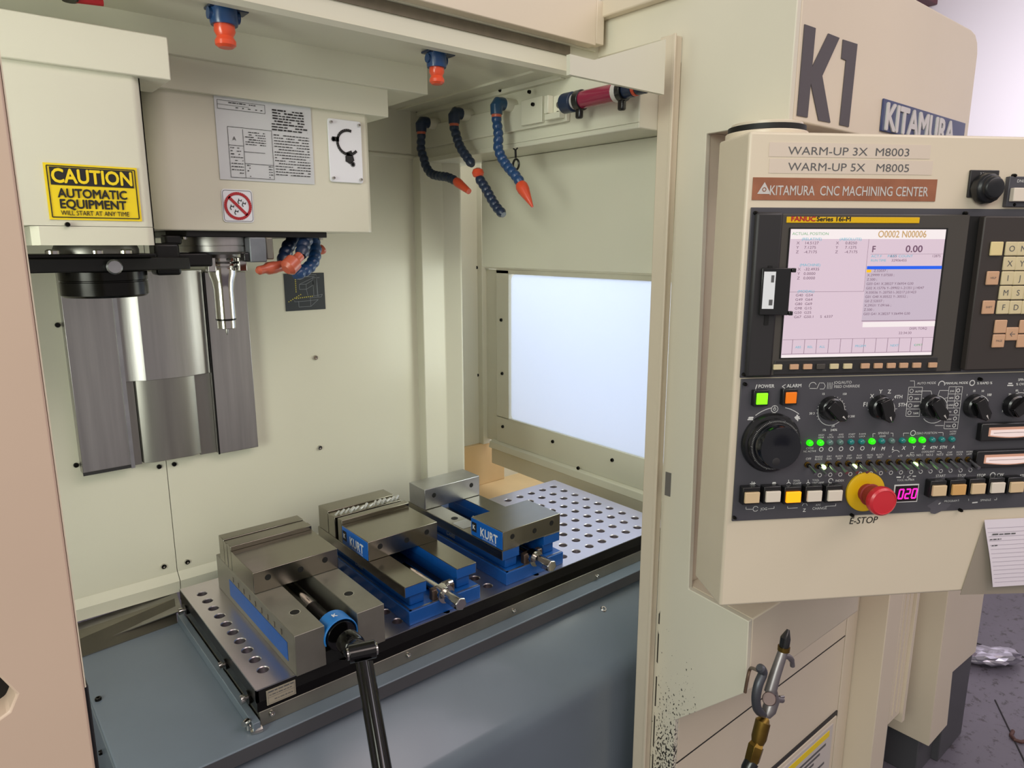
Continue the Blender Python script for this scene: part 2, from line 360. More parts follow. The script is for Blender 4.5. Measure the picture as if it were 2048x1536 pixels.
# upper right panel with the coolant manifold, ceiling
XM = .93; ZC = 1.90; XU = 1.022
P(MB().box((XM, .79, 1.788), (XU+.02, YB+.001, 1.905)), 'manifold_panel', cream, bev=.002)
P(MB().box((XM-.003, .79, 1.797), (XM+.002, YB-.001, 1.7985)), 'panel_fold', cream)
P(MB().box((-.45, .966, ZC), (1.06, YB+.02, ZC+.015)), 'ceiling_panel', cream)
P(MB().box((XM-.012, .966, ZC-.008), (XM+.004, YB-.001, ZC+.004)), 'ceiling_rib', cream, bev=.002)
P(MB().box((.862, .97, ZC-.004), (.866, YB, ZC+.004)), 'ceiling_seam', cream, bev=.001)
# left side
P(MB().box((-.47, .5, 0), (-.45, 1.47, 2.12)), 'left_panel', cream)
P(MB().box((-.45, .56, 0), (-.02, .58, 2.1)), 'front_left_panel', cream)
# header: front rail of the sliding door track
P(MB().box((-.5, .925, 1.946), (.965, .945, 2.022)), 'header_front', creamx, bev=.0015)
P(MB().box((.965, .925, 1.95), (.985, .952, 2.022)), 'header_end', creamx, bev=.0015)
P(MB().box((-.5, .945, 1.944), (.985, .953, 1.954)), 'header_rail', cream)
P(MB().box((-.5, .952, 1.90), (1.17, .962, 2.04)), 'header_inner_rail', cream)
P(MB().prism([(.944, 1.9), (.950, 1.894), (.964, 1.894), (.964, 1.9)], -.5, 1.3, 'x'), 'header_lip', cream)
P(MB().box((-.5, .9495, 1.928), (.925, .9525, 1.9435)), 'track_gap', mat('track_gap_brown', '6f6655', .6, var=.2, vscale=30))  # flat brown strip laid over the track slot
gus = [at(x, y, 'y', .735) for x, y in ((1140, 149), (1140, 108), (1188, 120), (1332, 78), (1328, 189))]
P(MB().prism([(p.x, p.z) for p in gus], .735, .742, 'y'), 'header_gusset', cream)
P(MB().box((.98, .745, 1.996), (1.0, .985, 2.026)), 'side_cover_rail', creamx, bev=.003)
# right side plate (C shaped), x = 1.0
poly = [(.765, .02), (.709, .02), (.709, .701), (.568, .837), (.571, .971), (.695, .981), (.708, 1.776), (.566, 1.779), (.566, 2.02), (1.02, 2.02), (1.02, 1.937), (.79, 1.937), (.765, 1.93)]
P(MB().prism(poly, 1.0, 1.012, 'x'), 'side_plate', chippy, bev=.0015)
P(MB().prism([(.764, .02), (.79, .02), (.79, 1.934), (.764, 1.934)], .976, 1.0, 'x'), 'door_channel', creamx, bev=.0015)
P(MB().prism([(.758, .02), (.764, .02), (.764, 1.934), (.758, 1.934)], .974, .978, 'x'), 'channel_edge', creamx, bev=.001)
lb = at(1329, 1003, 'x', .999)
P(MB().box((.9985, .745, 1.145), (1.0, .757, 1.19)), 'scrape_mark', mat('grey_scrape', '6d6a66', .5))
# K1 box (electrical duct above the pendant)
kb = MB(); pk = [(1.0125, 1.7795), (1.72, 1.779), (1.72, 1.985), (1.712, 2.005), (1.695, 2.018), (1.67, 2.022), (1.0125, 2.022)]
kb.prism(pk, .566, .763, 'y'); P(kb, 'overhead_duct', creamx, bev=.003, seg=3)
kk = lambda L_: [(p.x, p.z) for p in (at(1380+a*.3262, b*.3262, 'y', .5645) for a, b in L_)]
P(MB().prism(kk([(705,148),(772,172),(750,412),(850,205),(918,232),(812,465),(862,752),(790,738),(742,510),(722,720),(658,708)]), .5645, .5659, 'y'), 'letter_k', k1m, flat=True, label='large dark grey K marking')
P(MB().prism(kk([(940,242),(1028,270),(975,778),(918,765),(958,370),(930,358)]), .5645, .5659, 'y'), 'numeral_one', k1m, flat=True, label='large dark grey 1 marking')
kt = XZ(1.306, .563, 1.800)
nb = P(MB().box((1.300, .5625, 1.793), (1.69, .566, 1.846)), 'name_badge', mat('badge_navy', '2f3a66', .3), bev=.001, label='raised blue and silver KITAMURA badge, its end cut off')
MB().text('KITAMURA', XZ(1.308, .5615, 1.797), .062, .03, 1.04, thick=.0012, space=1.0).build('badge_letters', silver, nb, flat=True)
# recessed front panels right of the opening
P(MB().box((1.0125, .7093, .722), (1.78, .725, 1.779)), 'front_panel', creamx)
P(MB().prism([(.568, .837), (.571, .971), (.695, .981), (.7092, .981), (.7092, .7225), (.709, .701)], 1.0125, 1.43, 'x'), 'flared_skirt', creamx, bev=.002)
P(MB().box((1.0125, .709, .02), (1.722, .725, .5975)), 'lower_door', creamx, bev=.001)
P(MB().box((1.0125, .709, .6005), (1.722, .725, .7215)), 'upper_apron_panel', creamx, bev=.001)
P(MB().box((1.7245, .707, .02), (1.785, .725, .72)), 'door_jamb', creamx, bev=.002)
P(MB().box((1.012, .708, .5985), (1.722, .7095, .6)), 'door_seam', bezeld)
ha = at(1675, 1428, 'y', .708); hb = at(1551, 1534, 'y', .708)
P(MB().box((1.2, .7055, .368), (1.716, .709, .384)), 'handle_slot', bezeld); P(MB().box((1.2, .7035, .366), (1.708, .7065, .374)), 'slot_trim', creamx, bev=.001)
st = P(MB().box((1.2, .7065, .10), (1.700, .709, .352)), 'warning_sticker', mat('sticker_grey', 'c9c2bd', .5), label='white sticker with a yellow bar and grey text lines')
MB().box((1.2, .7055, .325), (1.68, .7067, .342)).build('yellow_bar', yellow, st)
tl = MB()
for i in range(12): tl.box((1.2, .7055, .305-i*.014), (1.665-.03*(i % 4), .7067, .311-i*.014))
tl.build('text_lines', inkgrey, st, flat=True)
# door hinge post at far right of front
cab = thing('electrical_cabinet', 'cream electrical cabinet with dark foot right of the lower door', 'cabinet', (1.86, .65, 0)); L0 = Vector((1.86, .65, 0))
def LB(*bs):
    m = MB()
    for a, b in bs: m.box(Vector(a)-L0, Vector(b)-L0)
    return m
LB(((1.787, .636, 0), (1.878, .95, .76))).build('side_post', creamx, cab, bev=.002)
LB(((1.8785, .636, .303), (1.955, .95, .76))).build('door', creamx, cab, bev=.001)
for gx in (1.897, 1.925): LB(((gx, .634, .32), (gx+.004, .636, .76))).build('door_groove', creamx, cab)
LB(((1.9555, .628, .275), (1.974, .95, .76))).build('door_edge', creamx, cab, bev=.001)
LB(((1.8785, .68, 0), (2.01, .95, .302))).build('foot', darkbase, cab)
tk = thing('coolant_cabinet', 'cream cabinet standing on dark grey base at the far right', 'cabinet', (2.2, .62, 0)); L0 = Vector((2.2, .62, 0))
MB().prism([(2.115-2.2, .134), (2.262-2.2, .134), (2.244-2.2, .325), (2.45-2.2, .309), (2.45-2.2, 1.0), (2.10-2.2, 1.0)], -.02, .30, 'y').build('body', creamx, tk, bev=.002)
LB(((2.255, .61, 0), (2.46, .9, .33)), ((2.13, .63, 0), (2.26, .9, .13))).build('base', darkbase, tk, bev=.003)
LB(((2.02, .93, .0), (2.2, .95, 1.0))).build('back_sheet', tan, tk)

# ------------------------------------------------------------------ left sliding door, close to the lens
dr = thing('sliding_door', 'blurred cream sliding door with dark finger recess at left edge', 'door', (-.2, .51, .05)); L0 = Vector((-.2, .51, .05))
dp_ = MB().prism([(-.35, .0), (.246, .0), (.246, 1.93), (-.35, 1.93), (-.35, 1.302), (.196, 1.302), (.210, 1.272), (.205, 1.262), (.190, 1.255), (-.35, 1.255)], -.01, .02, 'y'); dp_.build('door_panel', mat('door_paint', 'cdb5a0', .45, var=.03, vscale=5), dr, bev=.0015)
LB(((.0445, .503, .05), (.0485, .528, 1.31))).build('rubber_seal', blackp, dr, bev=.001)
LB(((.0462, .501, 1.31), (.0470, .529, 1.98))).build('edge_highlight', creamx, dr)  # highlight along the door edge, laid on as a paler strip
LB(((-.5, .522, 1.29), (.02, .529, 1.36))).build('finger_recess', holeb, dr)

# ================================================================== SPINDLE HEAD
hd = thing('spindle_unit', 'cream covered spindle head with black underplate and steel nose', 'spindle head', (.43, 1.2, 1.62)); L0 = Vector((.43, 1.2, 1.62))
def W(v): return tuple(Vector(v)-L0)
rc = .035
pl = [(.605, 1.40), (.605, 1.105)] ; pl = [(.605, 1.40), (.605, 1.108), (.597, 1.10)]
for i in range(9): t = math.radians(90+90*i/8); pl.append((.257+rc+rc*math.cos(t), 1.10+rc-rc*math.sin(t)))
pl += [(.257, 1.40)]
MB().prism([(a-L0.x, b-L0.y) for a, b in pl], 0, .20, 'z').build('head_cover', cream, hd, bev=.002)
MB().box(W((.262, 1.092, 1.812)), W((.637, 1.40, 1.857))).build('upper_fascia', cream, hd, bev=.0012)
MB().box(W((-.02, 1.082, 1.856)), W((.711, 1.44, 1.9035))).build('telescopic_fascia', cream, hd, bev=.0012)
MB().prism([(a-L0.x, b-L0.y) for a, b in ((.30, 1.106), (.52, 1.106), (.53, 1.14), (.53, 1.36), (.29, 1.36), (.28, 1.14))], -.009, 0, 'z').build('underplate', blackm, hd, bev=.001)
ax = Vector((.368, 1.175, 1.62))-L0
T = Matrix.Translation(ax+Vector((0, 0, .009)))
MB().lathe([(.058, -.009), (.063, -.012), (.063, -.030), (.0615, -.0305), (.0615, -.0315), (.063, -.032), (.063, -.040), (.059, -.044), (.02, -.044)], 56, T).build('spindle_nose', steel, hd)
MB().lathe([(.026, -.042), (.026, -.056), (.022, -.057), (.022, -.066)], 32, T).build('spindle_shaft', steel, hd)
for k in (-1, 1): MB().box((ax.x+k*.024-.006, ax.y-.03, -.062), (ax.x+k*.024+.006, ax.y-.012, -.040)).build('drive_key', chrome, hd, bev=.001)
MB().box(W((.386, 1.092, 1.573)), W((.412, 1.114, 1.611))).build('motor_block', mat('block_blue_grey', '7d8288', .45, .5, var=.15, vscale=30), hd, bev=.002)
MB().box(W((.412, 1.094, 1.577)), W((.424, 1.112, 1.611))).build('motor_flange', castg, hd, bev=.002)
MB().box(W((.377, 1.094, 1.574)), W((.386, 1.112, 1.588))).build('block_cap', blackp, hd, bev=.002)
for x, y in ((.30, 1.118), (.416, 1.114), (.515, 1.12)): MB().lathe([(.004, 0), (.004, .005)], 10, Matrix.Translation((x-L0.x, y-L0.y, -.0125))).build('plate_screw', chrome, hd)
# tool in the spindle
th = thing('tool_holder', 'chrome collet tool holder with small drill hanging from the spindle', 'tool holder', tuple(Vector((.368, 1.175, 1.54))))
def Lz(px_y): return at(445, px_y, 'y', 1.175).z - 1.54
MB().lathe([(.018, Lz(515)), (.028, Lz(516)), (.028, Lz(522)), (.022, Lz(523)), (.022, Lz(526)), (.028, Lz(527)), (.028, Lz(531)), (.017, Lz(533))], 32).build('flange', chrome, th)
MB().lathe([(.0215, Lz(532)), (.0215, Lz(547)), (.0175, Lz(563)), (.0155, Lz(580)), (.0155, Lz(638))], 32).build('taper_body', chrome, th)
MB().lathe([(.0160, Lz(637)), (.0160, Lz(640))], 32).build('groove_ring', oxide, th)
MB().lathe([(.0145, Lz(640)), (.0145, Lz(657)), (.006, Lz(658))], 12).build('collet_nut', chrome, th, bev=.0008)
MB().lathe([(.0022, Lz(657)), (.0022, Lz(666)), (.0003, Lz(671))], 10).build('drill_bit', steelh, th)
# signs on the head front
sp = tag(MB().box((.352, 1.0985, 1.695), (.5, 1.0998, 1.8125)).build('spec_placard', placardm), 'large pale grey instruction placard full of small print on the spindle head', 'sign')
m = MB(); M0 = XZ(.352, 1.0975, 1.695)
m.outline(.016, .004, .082, .076, .0006, M0); m.line((.038, .004, 0), (.038, .074, 0), .0006, M0); m.line((.016, .050, 0), (.038, .050, 0), .0006, M0); m.line((.038, .025, 0), (.082, .025, 0), .0006, M0); m.line((.038, .042, 0), (.07, .042, 0), .0006, M0)
m.outline(.004, .100, .074, .112, .0005, M0); m.line((.004, .106, 0), (.05, .106, 0), .0004, M0)
r_ = random.Random(5)
def words(m, x0, x1, y, h, M, dens=.8):
    x = x0
    while x < x1:
        l = r_.uniform(.0015, .005)*h/.0012
        if r_.random() < dens: m.rect(x, y, min(x+l, x1), y+h*r_.uniform(.7, 1), M)
        x += l+h*.7
for i in range(4): words(m, .085, .135, .106-i*.004, .0022, M0)
for i in range(4): words(m, .083, .140, .090-i*.0042, .0022, M0)
for i in range(15): words(m, .085, .142, .070-i*.0042, .0014, M0, .9)
for i in range(6): words(m, .041, .072, .070-i*.0035, .0013, M0)
for i in range(9): words(m, .018, .036, .046-i*.0045, .0013, M0)
for i in range(5): words(m, .041, .046, .022-i*.004, .0013, M0); words(m, .074, .080, .022-i*.004, .0013, M0)
words(m, .02, .06, .109, .0014, M0); words(m, .03, .07, .103, .0014, M0); m.text('A', XZ(.374, 1.0975, 1.752), .008)
m.build('print', inkm, sp, flat=True, stuff=True)
tp = tag(MB().prism(rrect(.527, 1.701, .5865, 1.800, .004), 1.0965, 1.0995, 'y').build('tool_plate', white, None, bev=.0008), 'white screwed plate with black crescent tool symbol beside the placard', 'sign')
M0 = XZ(.527, 1.0955, 1.701); m = MB()
m.arc((.034, .064), .019, 70, 320, .0045, M0, 24); m.rect(.006, .064, .018, .071, M0); m.arc((.008, .067), .002, 0, 360, .004, M0, 10)
m.add([(.028, .034, 0), (.036, .03, 0), (.044, .036, 0), (.042, .044, 0), (.034, .046, 0), (.028, .042, 0)], [(0, 1, 2, 3, 4, 5)], M0); m.arc((.041, .03), .0025, 0, 360, .004, M0, 10); m.line((.03, .046, 0), (.04, .05, 0), .004, M0)
m.build('crescent_symbol', inkm, tp, flat=True)
bolts([(x, 1.0965, z) for x in (.532, .5815) for z in (1.707, 1.794)], MY, tp, chrome, 'screw', .0025)
ng = tag(MB().prism(rrect(.352, 1.633, .398, 1.6815, .005), 1.0985, 1.0998, 'y').build('no_gloves_sign', white), 'small square white sign, red barred circle over black glove drawings', 'sign')
M0 = XZ(.375, 1.0978, 1.657); m = MB().arc((0, 0), .0185, 0, 360, .0042, M0, 40).line((-.013, .013, 0), (.013, -.013, 0), .0042, M0); m.build('barred_circle', red, ng, flat=True)
m = MB(); M0 = XZ(.375, 1.0979, 1.657)
for cx, cy in ((.003, .006), (.009, .002), (-.009, -.003), (-.003, -.010)):
    m.arc((cx, cy), .0026, 20, 250, .0012, M0, 8).line((cx-.002, cy+.001, 0), (cx-.001, cy+.005, 0), .001, M0).line((cx+.002, cy+.001, 0), (cx+.003, cy+.004, 0), .001, M0)
m.build('glove_drawing', inkm, ng, flat=True)
m = MB(); M0 = XZ(.375, 1.0982, 1.6572)
op = rrect(-.0215, -.0225, .0215, .0225, .004); 
for a, b in zip(op, op[1:]+op[:1]): m.line((*a, 0), (*b, 0), .0007, M0)
m.build('border', inkgrey, ng, flat=True)

# ================================================================== TOOL CHANGER under the caution cover
tc_ = thing('tool_changer', 'cream tool changer cover with black arm and black round disc under it', 'tool changer', (.15, 1.15, 1.6)); L0 = Vector((.15, 1.15, 1.6))
pl = [(.234, 1.30), (.234, 1.006)]
for i in range(7): t = math.radians(0+90*i/6); pl.append((.234-.012+.012*math.cos(t), 1.0+.012-.012*math.sin(t)))
def prf(x0): return [(x0-L0.x, 1.30-L0.y)] + [(a-L0.x, b-L0.y) for a, b in reversed(pl)] 
q = [(a-L0.x, b-L0.y) for a, b in pl]
MB().prism([(-.12-.15, 1.30-1.15)] + q + [(-.12-.15, 1.0-1.15)], .022, .205, 'z').build('upper_cover', cream, tc_, bev=.0012)
MB().prism([(.100-.15, 1.30-1.15)] + q + [(.108-.15, 1.0-1.15), (.100-.15, 1.008-1.15)], -.001, .0215, 'z').build('lower_cover', cream, tc_, bev=.0012)
MB().box(W((-.12, .994, 1.803)), W((.268, 1.088, 1.854))).build('cover_top_band', cream, tc_, bev=.0015)
bx = Vector((.185, 1.12, 1.6))-L0; T = Matrix.Translation(bx)
MB().lathe([(.050, -.001), (.052, -.006), (.052, -.013), (.046, -.016), (.02, -.016)], 40, T).build('collar_ring', steelh, tc_)
MB().lathe([(.030, -.014), (.030, -.03)], 24, T).build('hub', oxide, tc_)
zt = at(205, 510, 'y', 1.06).z-1.6; zb = at(205, 545, 'y', 1.06).z-1.6
ar = [(.082, 1.07), (.098, 1.052), (.17, 1.052), (.19, 1.06), (.262, 1.085), (.30, 1.10), (.30, 1.14), (.24, 1.17), (.10, 1.17), (.08, 1.11)]
MB().prism([(a-.15, b-1.15) for a, b in ar], zb+.001, zt-.004, 'z').build('swing_arm', blackm, tc_, bev=.0015)
MB().box(W((.255, 1.105, 1.556)), W((.289, 1.14, 1.602))).build('gripper_block', blackm, tc_, bev=.004)
MB().box(W((.289, 1.125, 1.567)), W((.34, 1.15, 1.588))).build('gripper_finger', blackm, tc_, bev=.003)
MB().box(W((.272, 1.112, 1.60)), W((.295, 1.14, 1.614))).build('gripper_lug', blackm, tc_, bev=.003)
MB().box(W((.095, 1.056, 1.583)), W((.245, 1.16, 1.588))).build('arm_cap_plate', oxide, tc_, bev=.001)
for x in (.128, .178, .212): MB().lathe([(.009, 0), (.009, .006), (.006, .008)], 12, Matrix.Translation(Vector((x, 1.075, 1.586))-L0)).build('arm_bolt', chrome, tc_)
MB().lathe([(.009, 0), (.010, .003), (.008, .006)], 16, Matrix.Translation(Vector((.192, 1.055, 1.571))-L0) @ frame((0, 0, 0), (1, 0, 0), (0, 0, 1))).build('end_screw', bright, tc_)
za = at(205, 541, 'y', 1.06).z-1.6; zc = at(207, 598, 'y', 1.06).z-1.6; zm = at(207, 564, 'y', 1.06).z-1.6
MB().lathe([(.052, za), (.0545, za-.003), (.0545, zm+.001), (.0530, zm), (.0530, zm-.0012), (.0545, zm-.002), (.0545, zc+.003), (.051, zc), (.01, zc)], 56, Matrix.Translation(bx+Vector((.005, 0, 0)))).build('tool_pot_disc', oxide, tc_)
for z in (1.59, 1.572, 1.557): MB().box(W((.07, 1.10, z)), W((.085, 1.13, z+.010))).build('chain_link', blackm, tc_, bev=.003)
cs = tag(MB().box((.120, .9985, 1.629), (.219, .9998, 1.694)).build('caution_sign', yellow), 'yellow and black CAUTION AUTOMATIC EQUIPMENT sign on the tool changer cover', 'sign')
M0 = XZ(.120, .9978, 1.629); m = MB().outline(.003, .003, .096, .062, .0012, M0).rect(.0055, .0402, .0935, .0607, M0)
M1 = XZ(.120, .9974, 1.629)
m.text('AUTOMATIC', XZ(.1312, .9976, 1.6552), .0145, .03, .875).text('EQUIPMENT', XZ(.1315, .9976, 1.6428), .0145, .03, .90).text('WILL START AT ANY TIME', XZ(.132, .9976, 1.6345), .0080, .005, .775)
m.build('black_print', inkm, cs, flat=True)
MB().text('CAUTION', XZ(.1262, .9972, 1.6722), .0225, .03, .85).build('caution_word', yellow, cs, flat=True)
bolts([W((.137, .9985, 1.6235))], MY, tc_, oxide, 'screw', .003)

# ================================================================== WAY COVER on the back wall
wc = thing('way_cover', 'brushed steel telescopic way cover hanging on the back wall', 'way cover', (.33, YB, 1.19)); L0 = Vector((.33, YB, 1.19))
MB().box(W((.172, 1.421, 1.190)), W((.255, YB, 1.553))).build('left_panel', steel, wc, bev=.001)
MB().box(W((.410, 1.421, 1.183)), W((.490, YB, 1.547))).build('right_panel', steel, wc, bev=.001)
MB().prism([(a-.33, b-YB) for a, b in ((.2565, 1.44), (.2565, 1.428), (.275, 1.426), (.29, 1.416), (.365, 1.414), (.385, 1.422), (.4085, 1.428), (.4085, 1.44))], .16, .362, 'z').build('upper_shield', steel, wc, bev=.0006)
MB().prism([(a-.33, b-YB) for a, b in ((.272, 1.445), (.274, 1.428), (.29, 1.420), (.36, 1.418), (.378, 1.427), (.379, 1.445))], .0, .17, 'z').build('lower_shield', steelh, wc, bev=.0006)
MB().box(W((.2565, 1.436, 1.187)), W((.272, YB, 1.36))).build('inner_wing', steelh, wc); MB().box(W((.379, 1.436, 1.184)), W((.4095, YB, 1.36))).build('inner_wing', steelh, wc)
MB().box(W((.250, 1.418, 1.187)), W((.2565, 1.4215, 1.553))).build('wiper_edge', bright, wc); MB().box(W((.4087, 1.418, 1.183)), W((.4115, 1.4215, 1.549))).build('wiper_edge', oxide, wc)
MB().box(W((.172, 1.4195, 1.188)), W((.255, 1.4215, 1.194))).build('bottom_wiper', bezeld, wc)
# axis diagram plate
dg = tag(MB().box((.579, YB-.0022, 1.460), (.669, YB-.0004, 1.5395)).build('axis_diagram_plate', mat('diagram_navy', '2c3238', .4)), 'dark square plate with white machine outline and yellow axis dots', 'sign')
M0 = XZ(.579, YB-.0028, 1.4615); m = MB()
def dl(*pts):
    for a, b in zip(pts, pts[1:]): m.line((a[0]*.09, a[1]*.078, 0), (b[0]*.09, b[1]*.078, 0), .0007, M0)
dl((.36, .7), (.53, .7), (.53, .56), (.36, .56), (.36, .7), (.72, .87), (.88, .87)); dl((.53, .7), (.71, .81), (.71, .67), (.53, .56)); dl((.71, .9), (.71, .36)); dl((.8, .93), (.8, .34)); dl((.53, .56), (.56, .38)); dl((.3, .9), (.75, .9)); dl((.55, .9), (.63, .95), (.8, .95), (.82, .34))
dl((.7, .36), (.93, .4), (.9, .33), (.6, .32)); dl((.22, .27), (.22, .23), (.62, .24), (.62, .3)); dl((.32, .24), (.32, .08), (.62, .08), (.62, .24)); dl((.62, .08), (.82, .26), (.62, .24))
m.build('machine_outline', mat('diagram_line', '8b9297', .5), dg, flat=True)
m = MB()
for i in range(7): m.arc((.27*.09, (.5+.055*i)*.078), .0007, 0, 360, .0014, M0, 6)
for i in range(7): m.arc(((.08+.05*i)*.09, (.24+.03*i)*.078), .0007, 0, 360, .0014, M0, 6)
for i in range(9): m.arc(((.27+.05*i)*.09, (.32+.005*i)*.078), .0007, 0, 360, .0014, M0, 6)
m.build('axis_dots', logoyel, dg, flat=True)

# ================================================================== TABLE, TRAY, CHIP GUARDS, APRON
tb = thing('machine_table', 'blue grey machine table with steel front rail under the perforated plate', 'table', (.8, 1.15, .86)); L0 = Vector((.8, 1.15, .86))
MB().box(W((.115, .923, .864)), W((1.31, 1.352, .888))).build('table_slab', trayblue, tb, bev=.002)
MB().box(W((.30, .951, .888)), W((1.29, 1.35, .9128))).build('table_rail', castg, tb, bev=.001)
MB().box(W((.13, .952, .80)), W((1.30, 1.34, .863))).build('table_skirt', bluegrey, tb)
MB().box(W((.117, .9225, .864)), W((1.31, .9235, .886))).build('front_strip', darkbase, tb)
MB().box(W((.113, .926, .60)), W((.117, 1.35, .884))).build('left_side_sheet', bluegrey, tb)
MB().box(W((.286, .94, .888)), W((.297, 1.345, .906))).build('left_ledge', bluegrey, tb, bev=.001)
bolts([W(at(x, y, 'y', .951)) for x, y in ((543, 1425), (816, 1309), (1027, 1221), (1194, 1152))], MY, tb, chrome, 'rail_screw', .0045)
bolts([W((.1245, 1.18, .888))], frame((0, 0, 0), (1, 0, 0), (0, 1, 0)), tb, oxide, 'plug', .005)
bolts([W((.112, y, .85)) for y in (1.02, 1.1)], MX, tb, oxide, 'side_screw', .004)
# fixture plate with real holes
def hole_cell(mb, x0, y0, x1, y1, r, z, depth, n=16):
    cx, cy = (x0+x1)/2, (y0+y1)/2; hx, hy = (x1-x0)/2, (y1-y0)/2; vs = []; k = n
    for i in range(n):
        a = 2*PI*(i+.5)/n+PI/n*0; c, s_ = math.cos(a), math.sin(a); t = min(hx/abs(c) if abs(c) > 1e-6 else 9, hy/abs(s_) if abs(s_) > 1e-6 else 9)
        vs.append((cx+c*t, cy+s_*t, z))
    for rr_, zz in ((r*1.12, z), (r, z-.0012), (r, z-depth)):
        for i in range(n): a = 2*PI*(i+.5)/n; vs.append((cx+rr_*math.cos(a), cy+rr_*math.sin(a), zz))
    fs = []
    for j in range(3):
        for i in range(n): a = j*n+i; b = j*n+(i+1) % n; fs.append((a, b, b+n, a+n))
    # fill square corners
    cor = [(x1, y1), (x0, y1), (x0, y0), (x1, y0)]
    mb.add(vs, [tuple(reversed(f)) if False else f for f in fs])
    for q, (a, b) in enumerate(cor):
        i = (n//8-1 + q*n//4) % n; j = (i+1) % n
        mb.add([vs[i], (a, b, z), vs[j]], [(0, 1, 2)])
    mb.add([vs[3*n+i] for i in range(n)], [tuple(range(n))])
fx = thing('fixture_plate', 'perforated steel fixture plate with rows of round holes and black edges', 'plate', (.79, 1.15, .913)); L0 = Vector((.79, 1.15, .913))
X0, X1, Y0, Y1, ZT = .297, 1.285, .951, 1.356, .95-.913
top = MB()
def bxr(x0, y0, x1, y1): top.add([(x0, y0, ZT), (x1, y0, ZT), (x1, y1, ZT), (x0, y1, ZT)], [(0, 1, 2, 3)])
sh = lambda x: x-.79; sy_ = lambda y: y-1.15
pl_, n10 = .0347, 10; ys = .997-pl_/2
for j in range(n10): hole_cell(top, sh(.307), sy_(ys+j*pl_), sh(.343), sy_(ys+(j+1)*pl_), .0088, ZT, .02)
bxr(sh(X0), sy_(Y0), sh(.307), sy_(Y1)); bxr(sh(.307), sy_(Y0), sh(.343), sy_(ys)); bxr(sh(.307), sy_(ys+10*pl_), sh(.343), sy_(Y1))
p4, q4 = .0403, .0412; gx = 1.2445+p4/2-22*p4; gy = .987-q4/2
bxr(sh(.343), sy_(Y0), sh(gx), sy_(Y1))
for i in range(22):
    for j in range(9):
        x, y = gx+i*p4, gy+j*q4; hole_cell(top, sh(x), sy_(y), sh(x+p4), sy_(y+q4), .0092, ZT, .02)
bxr(sh(gx), sy_(Y0), sh(gx+22*p4), sy_(gy)); bxr(sh(gx), sy_(gy+9*q4), sh(gx+22*p4), sy_(Y1)); bxr(sh(gx+22*p4), sy_(Y0), sh(X1), sy_(Y1))
top.build('perforated_top', platem, fx, ang=25)
MB().box((sh(X0)+.0006, sy_(Y0)+.0006, 0), (sh(X1)-.0006, sy_(Y1)-.0006, .0165)).build('plate_core', oxide, fx)
eb = MB()
for a, b in (((X0, Y0), (X1, Y0+.004)), ((X0, Y1-.004), (X1, Y1)), ((X0, Y0), (X0+.004, Y1)), ((X1-.004, Y0), (X1, Y1))): eb.box((sh(a[0]), sy_(a[1]), .016), (sh(b[0]), sy_(b[1]), ZT-.0015))
eb.build('black_edge', mat('plate_edge_black', '1f1e1c', .35, .4, var=.15, vscale=20), fx)
er = MB()
for a, b in (((X0, Y0), (X1, Y0+.001)), ((X0, Y0), (X0+.001, Y1))): er.box((sh(a[0]), sy_(a[1]), ZT-.0016), (sh(b[0]), sy_(b[1]), ZT+.0001))
er.build('bright_edge', bright, fx)
dp = MB().box((sh(.312), sy_(.9500), .006), (sh(.357), sy_(.9512), .030)).build('data_tag', mat('tag_tan', 'a39a88', .5), fx, label='small tan printed tag on the front edge')
m = MB(); M0 = frame((sh(.312), sy_(.9497), .006), (1, 0, 0), (0, 0, 1)); words(m, .003, .042, .020, .002, M0); m.outline(.002, .002, .043, .022, .0004, M0); m.line((.002, .012, 0), (.043, .012, 0), .0004, M0); words(m, .004, .04, .015, .0016, M0); words(m, .004, .04, .006, .0016, M0)
m.build('tag_print', inkgrey, dp, flat=True)
def edge_bolt(x, y, z, r, l, label):
    t = thing('clamp_bolt', label, 'bolt', (x, y, z), 'bolts clamping the left edge of the plate')
    MB().lathe([(r*.55, 0), (r*.55, l*.5), (r, l*.5), (r*1.05, l), (r*.5, l*1.02)], 16, frame((0, 0, 0), (0, 0, 1), (0, 1, 0))).build('bolt_head', chrome, t)
    MB().lathe([(r*1.5, 0), (r*1.5, .003)], 16, frame((0, 0, 0), (0, 0, 1), (0, 1, 0))).build('washer', oxide, t)
edge_bolt(.2969, 1.315, .925, .006, .014, 'rear bolt on the left edge of the plate, by the chip guard')
edge_bolt(.2969, 1.09, .925, .006, .012, 'middle bolt on the left edge of the plate')
edge_bolt(.2969, .985, .922, .007, .013, 'front bolt on the left edge of the plate, near the tag')
cf = thing('hose_fitting', 'small wet steel elbow fitting at the front left plate corner', 'fitting', (.285, .955, .895))
MB().tube([(0, 0, -.004), (0, 0, .006), (-.004, -.004, .012), (-.010, -.008, .012)], [.006, .006, .005, .005], 12).build('elbow', chrome, cf)
MB().tube([(.0, -.008, -.005), (.008, -.012, -.004), (.014, -.012, -.004)], .006, 10).build('tube_stub', chrome, cf)
